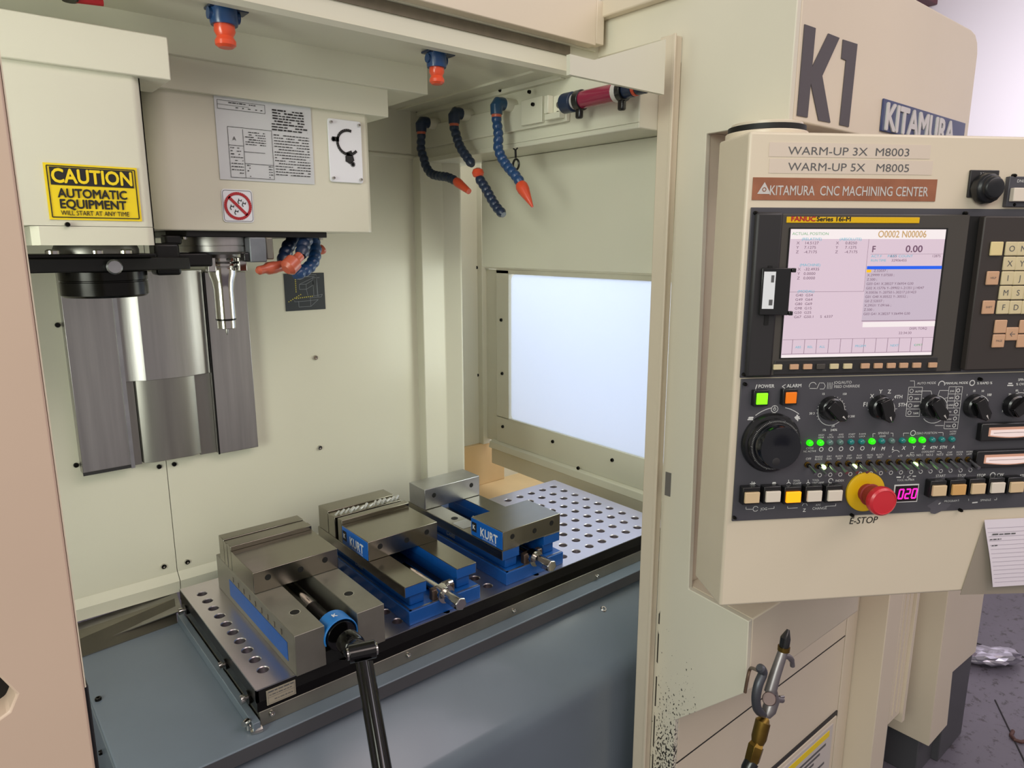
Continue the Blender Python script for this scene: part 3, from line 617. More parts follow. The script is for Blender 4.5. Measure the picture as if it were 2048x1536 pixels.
# chip guards: dark steel sheets behind the tray
def sheet(name, pts, th_, m, label):
    a, b, c, d = [Vector(p) for p in pts]; n = (b-a).cross(d-a).normalized()*th_
    o = MB().add([a, b, c, d, a-n, b-n, c-n, d-n], [(0, 1, 2, 3), (7, 6, 5, 4), (0, 4, 5, 1), (1, 5, 6, 2), (2, 6, 7, 3), (3, 7, 4, 0)]).build(name, m)
    return tag(o, label, 'sheet', 'steel chip guard sheets behind the table')
sheet('chip_guard', [(-.2, 1.352, .872), (.297, 1.352, .908), (.31, 1.445, .905), (-.2, 1.445, .885)], .002, steelh, 'upper dark steel chip guard sheet lying against the back wall')
sheet('chip_guard', [(-.2, 1.30, .893), (.285, 1.345, .8895), (.295, 1.395, .915), (-.2, 1.40, .892)], .002, mat('guard_olive_steel', '807c70', .38, .9, var=.15, vscale=8), 'lower olive grey chip guard sheet at the back of the tray')
# apron below the opening
apf = [(.94, .853), (.842, .777)]+[(.842-.012-.0+.03*math.sin(t)-.03*.64, .777-.03+.03*math.cos(t)+.0) for t in []]+[(.832, .765), (.826, .75), (.824, .73), (.824, .0)]
ap = P(MB().prism(apf+[(.834, 0), (.834, .745), (.945, .842)], -.45, 1.5, 'x'), 'front_apron', bluegrey, bev=.002, seg=3)
P(MB().box((.0, .945, .5), (1.74, .95, .842)), 'inner_apron', bluegrey)
bolts([at(1206, 1219, 'z', .835)], frame((0, 0, 0), (1, 0, 0), (0, .79, .61)), enc, chrome, 'apron_bolt', .007)
P(MB().box((-.45, .95, .70), (1.0, 1.45, .72)), 'sump_floor', bluegrey)

# ================================================================== VISES
def slab_holes(mb_list): pass
def vise(x0, y0, wd, style, mov, fixj, label, jaws=True):
    """x0,y0 world of front-left base corner; mov=(front,back), fixj=(front,back) world y"""
    t = thing('machine_vise', label, 'vise', (x0+wd/2, y0, .95), None); hw = wd/2; LY = lambda y: y-y0
    yb = fixj[1]-y0+.006
    WZ = .068
    if style == 'blue':
        MB().box((-hw, 0, 0), (hw, yb+.03, .026)).build('base_flange', viseblue, t, bev=.0012)
        MB().box((-hw+.003, .002, .0262), (hw-.003, .0055, .0272)).box((-hw+.003, .002, .0262), (-hw+.0065, yb, .0272)).build('flange_rim', bright, t)
        for s_ in (-1, 1):
            MB().box((s_*(hw-.012), .018, .026), (s_*.035, yb, .047)).build('body_web', viseblue, t, bev=.002)
            MB().box((s_*hw, .0125, .047), (s_*.033, yb, WZ-.0015)).build('way_block', viseblue, t, bev=.001)
            MB().box((s_*hw, .0118, WZ-.0016), (s_*.033, yb, WZ)).box((s_*(hw+.0004), .0125, .048), (s_*(hw-.001), yb, WZ-.001)).build('ground_way', machined, t, bev=.0004)
        MB().box((-.034, .05, .020), (.034, yb, .0265)).build('slot_floor', mat('slot_blue_black', '0e1a30', .4), t)
        MB().text('D688', YZ(-hw+.0115, .22, .030), .014, .02).build('cast_lettering', bright, t, flat=True)
    else:
        MB().box((-hw, 0, 0), (-.028, yb+.02, WZ)).build('left_way', castg, t, bev=.001)
        MB().box((.028, 0, 0), (hw, yb+.02, WZ)).build('right_way', castg, t, bev=.001)
        MB().box((-.028, .001, 0), (.028, yb+.02, .022)).build('slot_floor', holeb, t)
        MB().box((-hw-.0006, .03, .012), (-hw+.001, .30, .044)).build('blue_side_recess', viseblue, t)
        for k in range(9):
            MB().box((-hw-.0008, .05+k*.028, .048), (-hw+.001, .054+k*.028, .057)).build('scale_mark', machined, t)
        for s_ in (-.0475, .0475): MB().lathe([(.0078, 0), (.0078, .0004)], 20, Matrix.Translation((s_, .068, WZ))).build('bolt_hole', holeb, t)
        for s_ in (-.0475, .0475): MB().lathe([(.0088, 0), (.0088, .0003)], 20, Matrix.Translation((s_, .068, WZ-.0001))).build('hole_chamfer', chrome, t)
    jt = .107
    jy0, jy1 = LY(mov[0]), LY(mov[1])
    jm = MB().box((-hw, jy0, WZ+.0003), (hw, jy1, jt)).build('movable_jaw', machined, t, bev=.001)
    for s_ in (-.052, -.0, .052):
        q = boltmesh(.0055, .0003).build('jaw_bolt', holeb, jm); q.matrix_local = frame((s_+(.006 if s_ == 0 else 0), jy0, .092 if s_ else .088), (1, 0, 0), (0, 0, 1))
        q = MB().lathe([(.0064, -.0002), (.0064, .0002)], 18, q.matrix_local).build('bolt_rim', chrome, jm)
    if jaws:
        MB().box((-hw, jy1+.0004, WZ+.0005), (hw, jy1+.019, .116)).build('movable_jaw_plate', machined, t, bev=.001)
    fj_ = MB().box((-hw, LY(fixj[0]), WZ+.0003), (hw, LY(fixj[1]), .116)).build('fixed_jaw', machined if style != 'blue' or jaws else bright, t, bev=.0012)
    if not jaws:
        for s_ in (-.052, .052):
            q = boltmesh(.0055, .0003).build('jaw_bolt_hole', holeb, fj_); q.matrix_local = frame((s_, LY(fixj[0])-.0001, .098), (1, 0, 0), (0, 0, 1))
    return t, hw, LY, jy0
# left vise
vl, hw, LY, j = vise(.358, .945, .154, 'grey', (1.112, 1.222), (1.262, 1.290), 'all grey steel vise at the left end of the plate, with black handle fitted')
MB().box((-hw, LY(1.2435), .0685), (hw, LY(1.2615), .114)).build('fixed_jaw_plate', machined, vl, bev=.001)
MB().cyl((-.002, .03, .042), (-.002, .20, .042), .0125).build('lead_screw', oxide, vl)
MB().cyl((-.002, .105, .0425), (-.002, .20, .0425), .0128).build('bright_thread', chrome, vl)
# blue collar, socket, universal joint, handle: one crank handle lifted off as a thing
ch = thing('vise_handle', 'black crank handle with blue collar hanging from the left vise', 'handle', (.433, .94, .992))
cl = MB(); 
arc_ = [(.0288*math.cos(math.radians(a)), .0288*math.sin(math.radians(a))) for a in range(-20, 201, 11)]
arc2 = [(.0265*math.cos(math.radians(a)), .0265*math.sin(math.radians(a))) for a in range(200, -21, -11)]
MB().prism(arc_+arc2, .002, .036, 'y').build('blue_collar', collarb, ch, bev=.001)
MB().text('K', frame((-.008, .012, .0304), (1, 0, 0), (0, 1, 0)), .012, .05).build('collar_mark', white, ch, flat=True)
MB().lathe([(.0235, 0), (.0255, -.004), (.0255, -.022), (.022, -.026), (.015, -.028)], 32, frame((0, 0, 0), (1, 0, 0), (0, 0, -1)) @ Matrix.Diagonal((1, 1, -1, 1)) ).build('socket', blackgloss, ch)
MB().lathe([(.019, 0), (.019, .022), (.0165, .026)], 28, frame((0, -.018, 0), (1, 0, 0), (0, 0, 1))).build('socket_neck', blackgloss, ch)
jc = at(724, 1303, 'y', .865)-Vector((.433, .94, .992))
MB().tube([(0, -.035, -.002), tuple(Vector((0, -.035, 0)).lerp(jc, .6)), tuple(jc)], [.015, .014, .013], 16).build('yoke', blackgloss, ch)
MB().cyl(tuple(jc+Vector((-.019, .006, 0))), tuple(jc+Vector((.019, -.006, 0))), .0135).build('knuckle', blackgloss, ch, bev=.001)
for s_ in (-1, 1): MB().cyl(tuple(jc+Vector((s_*.018, -s_*.006, 0))), tuple(jc+Vector((s_*.0215, -s_*.007, 0))), .009).build('joint_pin', chrome, ch)
e0 = at(728, 1325, 'y', .855)-Vector((.433, .94, .992)); e1 = at(775, 1600, 'y', .72)-Vector((.433, .94, .992))
MB().tube([e0, e1], [.0085, .0085], 14).build('handle_bar', blackgloss, ch)
d_ = (e1-e0); off = Vector((.0075, -.004, 0))
MB().tube([e0+off*.9, e1+off*.9], [.0055, .0055], 10).tube([e0-off*.9, e1-off*.9], [.0055, .0055], 10).build('handle_flange', blackgloss, ch)
# middle vise
vm, hw, LY, j = vise(.567, .958, .154, 'blue', (1.099, 1.205), (1.268, 1.313), 'middle blue vise with its jaws almost closed and KURT badge')
MB().box((-hw, LY(1.237), .0685), (hw, LY(1.2675), .113)).build('fixed_jaw_plate', machined, vm, bev=.001)
m = MB(); rj = random.Random(2)
for i in range(14):
    x = -hw+.004+i*.0105; m.tube([(x, LY(1.236)+rj.uniform(0, .004), .117), (x+.012, LY(1.246)+rj.uniform(-.004, .004), .118+rj.uniform(0, .002))], [.0022+rj.uniform(0, .0015)]*2, 8)
tag(m.build('parallel_strips', mat('wet_plastic', 'b9bab3', .2, coat=.5)), 'wet crumpled grey strip stuffed in the closed jaws of the middle vise', 'strip')
bpy.data.objects['parallel_strips'].location = (.567+.077, .958, .95)
def badge(t, hw, jy0, ln, lab):
    b = MB().prism([(jy0+.0006, .070), (jy0+ln, .070), (jy0+ln, .1062), (jy0+.0006, .1062)], -hw-.0012, -hw, 'x').build('maker_badge', labelblue, t, bev=.0004, label='blue KURT badge on the jaw side')
    MB().text('KURT', YZ(-hw-.0014, jy0+ln*.70, .0775), .0250, .035, .84, space=1.06).text('K', YZ(-hw-.0017, jy0+ln*.945, .0845), .013, .04).text('precision workholding', YZ(-hw-.0014, jy0+ln*.62, .0728), .004, .0, 1.2).build('badge_print', white, b, flat=True, stuff=True)
    MB().prism([(jy0+ln*.82, .079), (jy0+ln*.97, .079), (jy0+ln*.97, .099), (jy0+ln*.82, .099)], -hw-.00155, -hw-.0011, 'x').build('badge_logo', inkm, b)
badge(vm, hw, j, .104, '')
# screws of the two blue vises
def screwset(t, y_in, cap):
    MB().cyl((-.002, -.028 if not cap else -.01, .036), (-.002, y_in, .036), .0088, 24).build('lead_screw', chrome, t)
    MB().cyl((-.002, -.050, .036), (-.002, -.010, .036), .0125, 6).build('hex_end', chrome, t, bev=.002)
    MB().cyl((-.002, -.004, .036), (-.002, .012, .036), .0165, 20).build('thrust_collar', chrome, t)
    MB().box((-.024, .006, .004), (.024, .020, .047)).build('thrust_plate', mat('bronze_dark_%s' % t.name, '5b4c44', .4, .7, var=.2, vscale=30), t, bev=.003)
screwset(vm, .14, True)
MB().tube([(.0, .004, .046), (.006, -.002, .056), (.012, -.002, .056)], .0038, 8).tube([(.0, .012, .05), (.016, .010, .052)], .0035, 8).build('grease_fitting', chrome, vm)
# right vise
vr, hw, LY, j = vise(.7885, .963, .152, 'blue', (.974, 1.076), (1.249, 1.315), 'right blue vise with open jaws, bright bare fixed jaw and KURT badge', jaws=False)
badge(vr, hw, j, .101, ''); screwset(vr, .27, True)
MB().lathe([(.0075, 0), (.0075, .0005)], 18, Matrix.Translation((-.052, LY(1.17), .068))).build('way_bolt', holeb, vr)
MB().box((-hw+.004, LY(1.11), .0681), (-.036, LY(1.15), .0685)).build('polished_patch', bright, vr)
MB().tube([(.012, LY(1.19), .05), (.02, LY(1.16), .05), (.012, LY(1.14), .05), (.02, LY(1.12), .048)], .0012, 6).build('wire_curl', chrome, vr)

# ================================================================== COOLANT HOSES
def bead_mesh(r, l): return MB().lathe([(r*.62, -l*.5), (r*.80, -l*.42), (r*.98, -l*.12), (r, 0), (r*.95, l*.18), (r*.72, l*.4), (r*.60, l*.55)], 16)
def along(pts, step):
    pts = [Vector(p) for p in pts]; out = []; acc = 0; out.append((pts[0], (pts[1]-pts[0]).normalized())); need = step
    for a, b in zip(pts, pts[1:]):
        L_ = (b-a).length; t = need
        while t <= L_: out.append((a.lerp(b, t/L_), (b-a).normalized())); t += step
        need = t-L_
    return out
def smooth(pts, n=4):
    pts = [Vector(p) for p in pts]; out = []
    for i in range(len(pts)-1):
        p0, p1, p2, p3 = pts[max(i-1, 0)], pts[i], pts[i+1], pts[min(i+2, len(pts)-1)]
        for k in range(n):
            t = k/n; out.append(.5*((2*p1)+(p2-p0)*t+(2*p0-5*p1+4*p2-p3)*t*t+(-p0+3*p1-3*p2+p3)*t**3))
    return out+[pts[-1]]
def hose(t, L0, pts, r, m, step=None, name='segment'):
    step = step or r*1.32; first = None
    for i, (p, d) in enumerate(along(smooth(pts), step)):
        M = d.to_track_quat('Z', 'Y').to_matrix().to_4x4(); M.translation = p-L0
        if first is None: first = bead_mesh(r, step*1.35).build(name, m, t); first.matrix_local = M
        else: copy_part(first, t, M)
XH = .885
def hp(l, x=XH): return [at(a, b, 'x', x) for a, b in l]
def side_hose(label, corner, fit, down, beads, nozzle, m, ball=None, beads2=None, lab='', noz_r=None):
    c = at(*corner, 'x', XH); L0 = c.copy(); t = thing('coolant_hose', label, 'hose', c, 'coolant hoses on the manifold')
    f = at(*fit, 'x', XH+.02); f.y = c.y; f.z = c.z-.001
    MB().tube([f-L0, Vector((.012, 0, 0)), Vector((.004, 0, -.001)), Vector((0, 0, -.006)), Vector((0, 0, -.022))], [.0115, .0115, .0125, .0125, .0115], 18).build('elbow', m if m is hosedark else elbowm, t, bev=.001)
    MB().cyl(f-L0-Vector((.002, 0, 0)), Vector((XM-L0.x, 0, f.z-L0.z)), .0125, 18).build('pipe_fitting', cream, t)
    MB().cyl((0, 0, -.022), (0, 0, -.027), .0098, 16).build('orange_collar', orangedk, t)
    P_ = [c+Vector((0, 0, -.031))] + hp(beads); hose(t, L0, P_, .0100, m)
    if ball:
        b = at(*ball, 'x', XH)-L0; MB().lathe([(.004, -.010), (.010, -.007), (.0125, 0), (.010, .007), (.004, .010)], 16, Matrix.Translation(b)).build('orange_ball', orange, t)
        hose(t, L0, hp(beads2), .0100, m)
    if nozzle:
        a, b = hp(nozzle); r0, r1 = noz_r
        MB().tube([a-L0, a.lerp(b, .12)-L0, a.lerp(b, .28)-L0, b-L0], [r0*.85, r0*1.05, r0, r1], 16).build('nozzle', orange, t)
side_hose('left dark coolant hose on the manifold, bent right with stubby orange tip', (842, 243), (872, 250), 0, [(842, 298), (848, 318), (852, 332), (862, 347), (878, 352), (894, 354), (908, 360)], [(912, 362), (938, 383)], hosedark, noz_r=(.0095, .006))
side_hose('middle coolant hose on the manifold with orange ball halfway, no nozzle', (908, 225), (937, 231), 0, [(918, 288), (926, 303), (936, 317), (946, 332)], None, hosedark, (956, 346), [(961, 361), (972, 378), (984, 400), (996, 418), (1008, 430)])
side_hose('right blue coolant hose on the manifold with long pointed orange nozzle', (993, 205), (1032, 207), 0, [(997, 272), (996, 294), (1003, 315), (1015, 333), (1030, 350), (1040, 364)], [(1041, 368), (1065, 414)], hoseblue, noz_r=(.0115, .002))
# manifold blocks
mfb = thing('coolant_manifold', 'cream painted manifold block with screws on the upper right panel', 'manifold', (XM, 1.2, 1.84)); L0 = Vector((XM, 1.2, 1.84))
def my(px): return at(px, 205, 'x', XM-.014).y
MB().box(W((XM-.010, my(1130), 1.818)), W((XM-.0005, YB-.004, 1.866))).build('back_bar', cream, mfb, bev=.0015)
MB().box(W((XM-.018, my(1087), 1.823)), W((XM-.0105, my(1045), 1.869))).build('valve_plate', cream, mfb, bev=.001)
MB().box(W((XM-.024, my(1127), 1.823)), W((XM-.0105, my(1097), 1.834))).build('bracket', cream, mfb, bev=.001)
MB().box(W((XM-.024, my(1104), 1.835)), W((XM-.0105, my(1096), 1.866))).build('bracket_rib', cream, mfb, bev=.001)
bolts([W(at(x, y, 'x', XM-.0185)) for x, y in ((1060, 184), (1067, 209), (1118, 226))], MX, mfb, oxide, 'screw', .0035)
bolts([W(at(x, y, 'x', XM-.0105)) for x, y in ((912, 217), (835, 222), (1002, 181))], MX, mfb, oxide, 'slot_screw', .0035)
# black cable tie loop
c0 = at(1031, 300, 'x', .92); r0 = at(1032, 329, 'x', .92)
tie = tag(MB().tube([c0-c0, (r0-c0)*.55], .0022, 8).tube([Vector((0, .009*math.cos(t_), .010*math.sin(t_)))+(r0-c0) for t_ in [2*PI*i/16 for i in range(17)]], .0022, 8, False).tube([Vector((0, -.006, .003)), Vector((0, 0, 0)), Vector((0, .006, .003))], .0016, 6).build('hook_loop', blackp), 'small black loop hook hanging behind the right coolant hose', 'hook')
tie.location = c0
# burgundy inline filter
fl = thing('inline_filter', 'burgundy inline filter with blue ring and black clamps under the ceiling', 'filter', at(1200, 192, 'x', .895)); L0 = fl.location.copy()
def fy(px): return at(px, 192, 'x', .895).y-L0.y
def fr(a, b, r, m, nm, r2=None):
    MB().cyl((0, fy(a), 0), (0, fy(b), 0), r, 24, r2).build(nm, m, fl, bev=.001)
fr(1165, 1231, .0145, burg, 'filter_body'); fr(1129, 1148, .017, hosedark, 'blue_ring'); fr(1148, 1156, .013, silver, 'steel_collar'); fr(1155, 1166, .017, blackp, 'clamp'); fr(1231, 1240, .0155, silver, 'end_cap'); fr(1240, 1250, .0165, blackp, 'clamp'); fr(1250, 1268, .0125, hosedark, 'blue_sleeve'); fr(1268, 1274, .012, orange, 'orange_ring'); fr(1274, 1292, .011, hosedark, 'tail_hose')
fr(1117, 1129, .006, steelh, 'inlet_stub')
for px in (1160, 1245): MB().box((-.006, fy(px)-.006, -.030), (.004, fy(px)+.006, -.013)).build('clamp_screw', blackp, fl, bev=.003)
# ceiling nozzles behind the header
def drop(px, py_top, py_mid, py_bot, y, r, label):
    c = at(px, py_bot, 'y', y); t = thing('ceiling_nozzle', label, 'nozzle', c, 'nozzles along the header'); zt, zm_ = at(px, py_top, 'y', y).z-c.z, at(px, py_mid, 'y', y).z-c.z
    hz = 1.899-c.z
    MB().lathe([(r, zm_), (r*1.05, zm_+.003), (r*1.05, zm_+.022), (r*.86, zm_+.026), (r*.86, hz)], 20).build('blue_valve', hoseblue, t)
    for s_ in (-1, 1): MB().cyl((s_*r*.9, 0, zm_+.012), (s_*r*1.2, 0, zm_+.012), r*.45, 12).build('side_lug', hoseblue, t)
    MB().lathe([(r*.55, 0), (r*.78, .003), (r*.80, (zm_)*.3), (r*.62, zm_*.5), (r*.8, zm_*.72), (r*.78, zm_)], 20).build('orange_tip', orange, t)
    MB().box((-.020, -.010, hz-.003), (.030, .014, hz+.0005)).build('mount_flange', hosedark, t, bev=.001)
drop(452, 0, 52, 96, .986, .0165, 'blue and orange nozzle under the ceiling above the placard')
drop(874, 97, 136, 169, .986, .0150, 'blue and orange nozzle under the ceiling right of the head covers')
c = at(140, 3, 'y', 1.0); t = thing('ceiling_nozzle', 'black and red nozzle cut off by the top edge at left', 'nozzle', c, 'nozzles along the header')
MB().lathe([(.008, 0), (.010, .003), (.010, .03)], 16).build('black_body', blackp, t); MB().cyl((.006, 0, .004), (.034, 0, .006), .0045, 10).build('red_lever', red, t)
MB().cyl((0, 0, .02), (0, 0, 1.9-c.z), .007, 10).build('mount', blackp, t)
# hose cluster beside the spindle
def spindle_hose(label, pts, m, noz=None, r=.0112, y=1.15):
    P_ = [at(a, b, 'y', yy) for a, b, yy in pts]; t = thing('spindle_hose', label, 'hose', P_[0], 'short hoses beside the spindle'); hose(t, P_[0], P_, r, m)
    if noz:
        q = [at(a, b, 'y', yy)-P_[0] for a, b, yy in noz[0]]; MB().tube(smooth(q, 3), noz[1], 14).build('nozzle', orangedk, t)
spindle_hose('dark blue hose loop nearest the spindle with orange nozzle pointing left', [(606, 474, 1.16), (590, 478, 1.15), (577, 492, 1.14), (570, 510, 1.13), (566, 524, 1.12)], hosedark, ([(563, 532, 1.115), (548, 535, 1.11), (530, 538, 1.105), (514, 542, 1.10)], [.009]*3+[.010]*3+[.007]*3+[.004]))
spindle_hose('front blue hose beside the spindle ending in fat orange nozzle', [(612, 480, 1.12), (606, 494, 1.11), (604, 508, 1.10)], hosedark, ([(600, 512, 1.095), (588, 524, 1.09), (572, 540, 1.085)], [.008]*3+[.014]*3+[.008]))
spindle_hose('right blue hose beside the spindle curling down to the left', [(622, 470, 1.20), (630, 490, 1.19), (630, 508, 1.18), (626, 524, 1.17), (614, 538, 1.16), (598, 546, 1.15), (588, 554, 1.145)], hoseblue)
spindle_hose('small orange tipped hose piece at the right edge of the hose cluster', [(626, 484, 1.23), (632, 490, 1.23)], hosedark, ([(634, 494, 1.23), (640, 500, 1.23), (647, 497, 1.23)], [.007]*3+[.009]*3+[.008]))

# ================================================================== CONTROL PENDANT
PA = math.radians(-32.97)
pu = Vector((math.cos(PA), math.sin(PA), 0)); pn = Vector((math.sin(PA), -math.cos(PA), 0))     # along the face, out of the face
PO = CAM + ray(1500, 262)*.95
PM = frame(PO, pu, (0, 0, 1))            # local x along the face, local y up, local z out of the face
PMi = PM.inverted()
def pd(px, py, off=0.):
    d = ray(px, py); o = PO+pn*off; t = ((o-CAM).dot(pn))/d.dot(pn); q = PMi @ (CAM+d*t); return q.x, q.y
pen = thing('control_pendant', 'cream swivelling control pendant with screen, keypad, knobs and emergency stop', 'control panel', M=PM)
I = Matrix.Identity(4)
def Q(mb, name, m, parent=pen, **k): return mb.build(name, m, parent, **k)
PW = .62
Q(MB().box((0, -.7095, -.1033), (PW, 0, 0)), 'housing', creamx, bev=.004, seg=3)
FS = frame((.075, .0, -.105), (1, 0, 0), (0, 0, -1))
Q(MB().lathe([(.060, 0), (.060, .012), (.052, .014), (.052, .026)], 40, FS), 'swivel_disc', creamx, bev=.001)
Q(MB().lathe([(.0565, .0135), (.0565, .021)], 40, FS), 'swivel_gap', holeb)
# dark faceplates
x0, y0 = pd(1500, 417); x1, y1 = pd(1484, 757)
Q(MB().box((.0080, -.3435, 0), (PW-.002, -.1015, .003)), 'upper_faceplate', greypanel, bev=.0006)
Q(MB().box((.0100, -.5665, 0), (PW-.002, -.3455, .003)), 'lower_faceplate', greypanel, bev=.0006)
# display unit
bz = Q(MB().prism([(.014, -.340), (.337, -.340), (.337, -.110), (.014, -.110)], .003, .010), 'display_bezel', bezelm, bev=.0015)
MB().box((.012, -.342, .003), (.052, -.108, .0125)).build('card_rail', bezeld, bz, bev=.004)
MB().box((.0620, -.3150, .0095), (.3035, -.1290, .0112)).build('screen_surround', holeb, bz)
scr = Q(MB().box((.0640, -.3135, .0105), (.2998, -.1310, .0120)), 'screen', screenm, label='pink lit screen showing position and program text')
SM = Matrix.Translation((.0640, -.3135, .0122)); sw, shh = .2358, .1825
def sc(mb, nm, m): return mb.build(nm, m, scr, flat=True, stuff=('text' in nm))
sc(MB().rect(0, shh*.925, sw, shh, SM), 'title_band', screenw); sc(MB().rect(sw*.515, shh*.235, sw, shh*.275, SM), 'input_line', screenw); sc(MB().rect(0, 0, sw, .004, SM), 'bottom_band', screenw)
sc(MB().rect(sw*.505, shh*.285, sw, shh*.70, SM), 'program_area', screengrey)
S2 = Matrix.Translation((.0640, -.3135, .0125))
sc(MB().rect(sw*.505, shh*.692, sw, shh*.717, S2), 'blue_bar', scrblue); sc(MB().rect(sw*.505, shh*.668, sw*.535, shh*.690, S2), 'cursor', scryel)
sc(MB().text('O0002 N00006', S2 @ Matrix.Translation((sw*.555, shh*.938, 0)), .0135, .015, .87), 'program_number', scrgold)
m = MB().text('F', S2 @ Matrix.Translation((sw*.525, shh*.825, 0)), .0125, .02).text('0.00', S2 @ Matrix.Translation((sw*.745, shh*.825, 0)), .0135, .02, 1.15)
for i, (a, b) in enumerate((('X', '14.5127'), ('Y', '7.1275'), ('Z', '-4.7175'))):
    m.text(a, S2 @ Matrix.Translation((sw*.04, shh*(.885-.034*i), 0)), .0055, .0, 1.2).text(b, S2 @ Matrix.Translation((sw*.09, shh*(.885-.034*i), 0)), .0055, 0, 1.2)
for i, (a, b) in enumerate((('X', '0.8250'), ('Y', '7.1275'), ('Z', '-4.7175'))):
    m.text(a, S2 @ Matrix.Translation((sw*.29, shh*(.885-.034*i), 0)), .0055, .0, 1.2).text(b, S2 @ Matrix.Translation((sw*.35, shh*(.885-.034*i), 0)), .0055, 0, 1.2)
for i, (a, b) in enumerate((('X', '-32.4935'), ('Y', '0.0000'), ('Z', '0.0000'))):
    m.text(a, S2 @ Matrix.Translation((sw*.06, shh*(.685-.034*i), 0)), .0055, .0, 1.2).text(b, S2 @ Matrix.Translation((sw*.10, shh*(.685-.034*i), 0)), .0055, 0, 1.2)
for i, a in enumerate(('G40  G54', 'G49  G64', 'G80  G69', 'G98  G15', 'G50  G25', 'G67  G50.1     S  6337')): m.text(a, S2 @ Matrix.Translation((sw*.06, shh*(.485-.034*i), 0)), .0052, 0, 1.25)
for i, a in enumerate(('      Z.52037 ;', 'X.29999 Y.07500 ;', 'Z.500 ;', 'G03 G41 X.28527 Y.06934 G30', 'G02 X.15776 Y-.09902 I-.21351 J.14047', 'X.03036 Y-.20750 I-.30217 J.01423', 'G01 G40 X.00522 Y-.30552 ;', 'G0 Z.52037 ;', 'X.29531 Y.09166 ;', 'Z.500 ;', 'G03 G41 X.28237 Y.06494 G30')): m.text(a, S2 @ Matrix.Translation((sw*.512, shh*(.672-.034*i), 0)), .0050, 0, 1.12)
m.text('8.55', S2 @ Matrix.Translation((sw*.65, shh*.785, 0)), .005, 0, 1.2).text('12875', S2 @ Matrix.Translation((sw*.925, shh*.785, 0)), .005, 0, 1.1).text('32906455', S2 @ Matrix.Translation((sw*.66, shh*.752, 0)), .005, 0, 1.2).text('22:34:30', S2 @ Matrix.Translation((sw*.76, shh*.175, 0)), .005, 0, 1.2).text('DISPL TORQ', S2 @ Matrix.Translation((sw*.83, shh*.21, 0)), .005, 0, 1.)
m.line((sw*.505, shh*.285, 0), (sw, shh*.285, 0), .0008, S2).line((sw*.5, shh*.925, 0), (sw*.5, shh*.52, 0), .0004, S2).line((0, shh*.52, 0), (sw*.5, shh*.52, 0), .0004, S2).line((0, shh*.145, 0), (sw, shh*.145, 0), .0004, S2).line((0, shh*.03, 0), (sw, shh*.03, 0), .0005, S2).line((sw*.52, shh*.81, 0), (sw, shh*.81, 0), .0003, S2)
for i in range(12): m.line((sw*(.065+.0785*i), shh*.03, 0), (sw*(.065+.0785*i), shh*.145, 0), .0006, S2)
sc(m, 'screen_text', scrtxt)
m = MB().text('(RELATIVE)', S2 @ Matrix.Translation((sw*.07, shh*.915, 0)), .0052, 0, 1.2).text('(ABSOLUTE)', S2 @ Matrix.Translation((sw*.31, shh*.915, 0)), .0052, 0, 1.2).text('(MACHINE)', S2 @ Matrix.Translation((sw*.07, shh*.718, 0)), .0052, 0, 1.2).text('(MODAL)', S2 @ Matrix.Translation((sw*.07, shh*.515, 0)), .0052, 0, 1.2)
for i, a in enumerate(('ABS', 'REL', 'ALL', '', '', 'PRGRM', '', '', 'NEXT', '', '+')): m.text(a, S2 @ Matrix.Translation((sw*(.085+.0785*i), shh*.075, 0)), .0048, 0, 1.1)
m.text('ACT.F     PART COUNT', S2 @ Matrix.Translation((sw*.525, shh*.785, 0)), .0048, 0, 1.3).text('RUN TIME', S2 @ Matrix.Translation((sw*.525, shh*.752, 0)), .0048, 0, 1.1)
sc(m, 'cyan_text', scrcy)
sc(MB().text('ACTUAL POSITION', S2 @ Matrix.Translation((.002, shh*.955, 0)), .0055, 0, 1.15).text('OPRT', S2 @ Matrix.Translation((sw*.875, shh*.075, 0)), .0048, 0, 1.1), 'green_text', scrgreen)
xa, ya = pd(1566, 434); xb, yb_ = pd(1828, 447)
ys_ = Q(MB().box((xa, yb_, .010), (xb, ya, .0112)), 'yellow_strip', mat('strip_yellow', 'e6b800', .45), bev=.0004, label='yellow strip reading FANUC Series 16i-M')
MB().text('FANUC', Matrix.Translation((xa+.006, yb_+.0024, .0114)), .0088, .04, 1.25).build('red_print', red, ys_, flat=True); MB().text('Series 16i-M', Matrix.Translation((xa+.044, yb_+.0024, .0114)), .0086, .03, 1.2).build('black_print', inkm, ys_, flat=True)
# memory card in its slot
sx0, sy0 = pd(1512, 640); sx1, sy1 = pd(1535, 545)
Q(MB().box((sx0+.006, sy0-.006, .0125), (sx1, sy1+.010, .0135)), 'card_slot', holeb)
ca = [pd(1519, 552, .03), pd(1575, 556, .03), pd(1570, 642, .03), pd(1519, 630, .03)]
mc = thing('memory_card', 'black memory card with white label sticking out of the pendant slot', 'card', M=PM @ Matrix.Translation((.030, -.215, .013)))
cw = MB().add([(0, -.030, 0), (0, .030, 0), (.014, .032, .040), (.014, -.030, .040), (.004, -.030, -.001), (.004, .030, -.001), (.018, .032, .039), (.018, -.030, .039)], [(3, 2, 1, 0), (4, 5, 6, 7), (0, 1, 5, 4), (1, 2, 6, 5), (2, 3, 7, 6), (3, 0, 4, 7)])
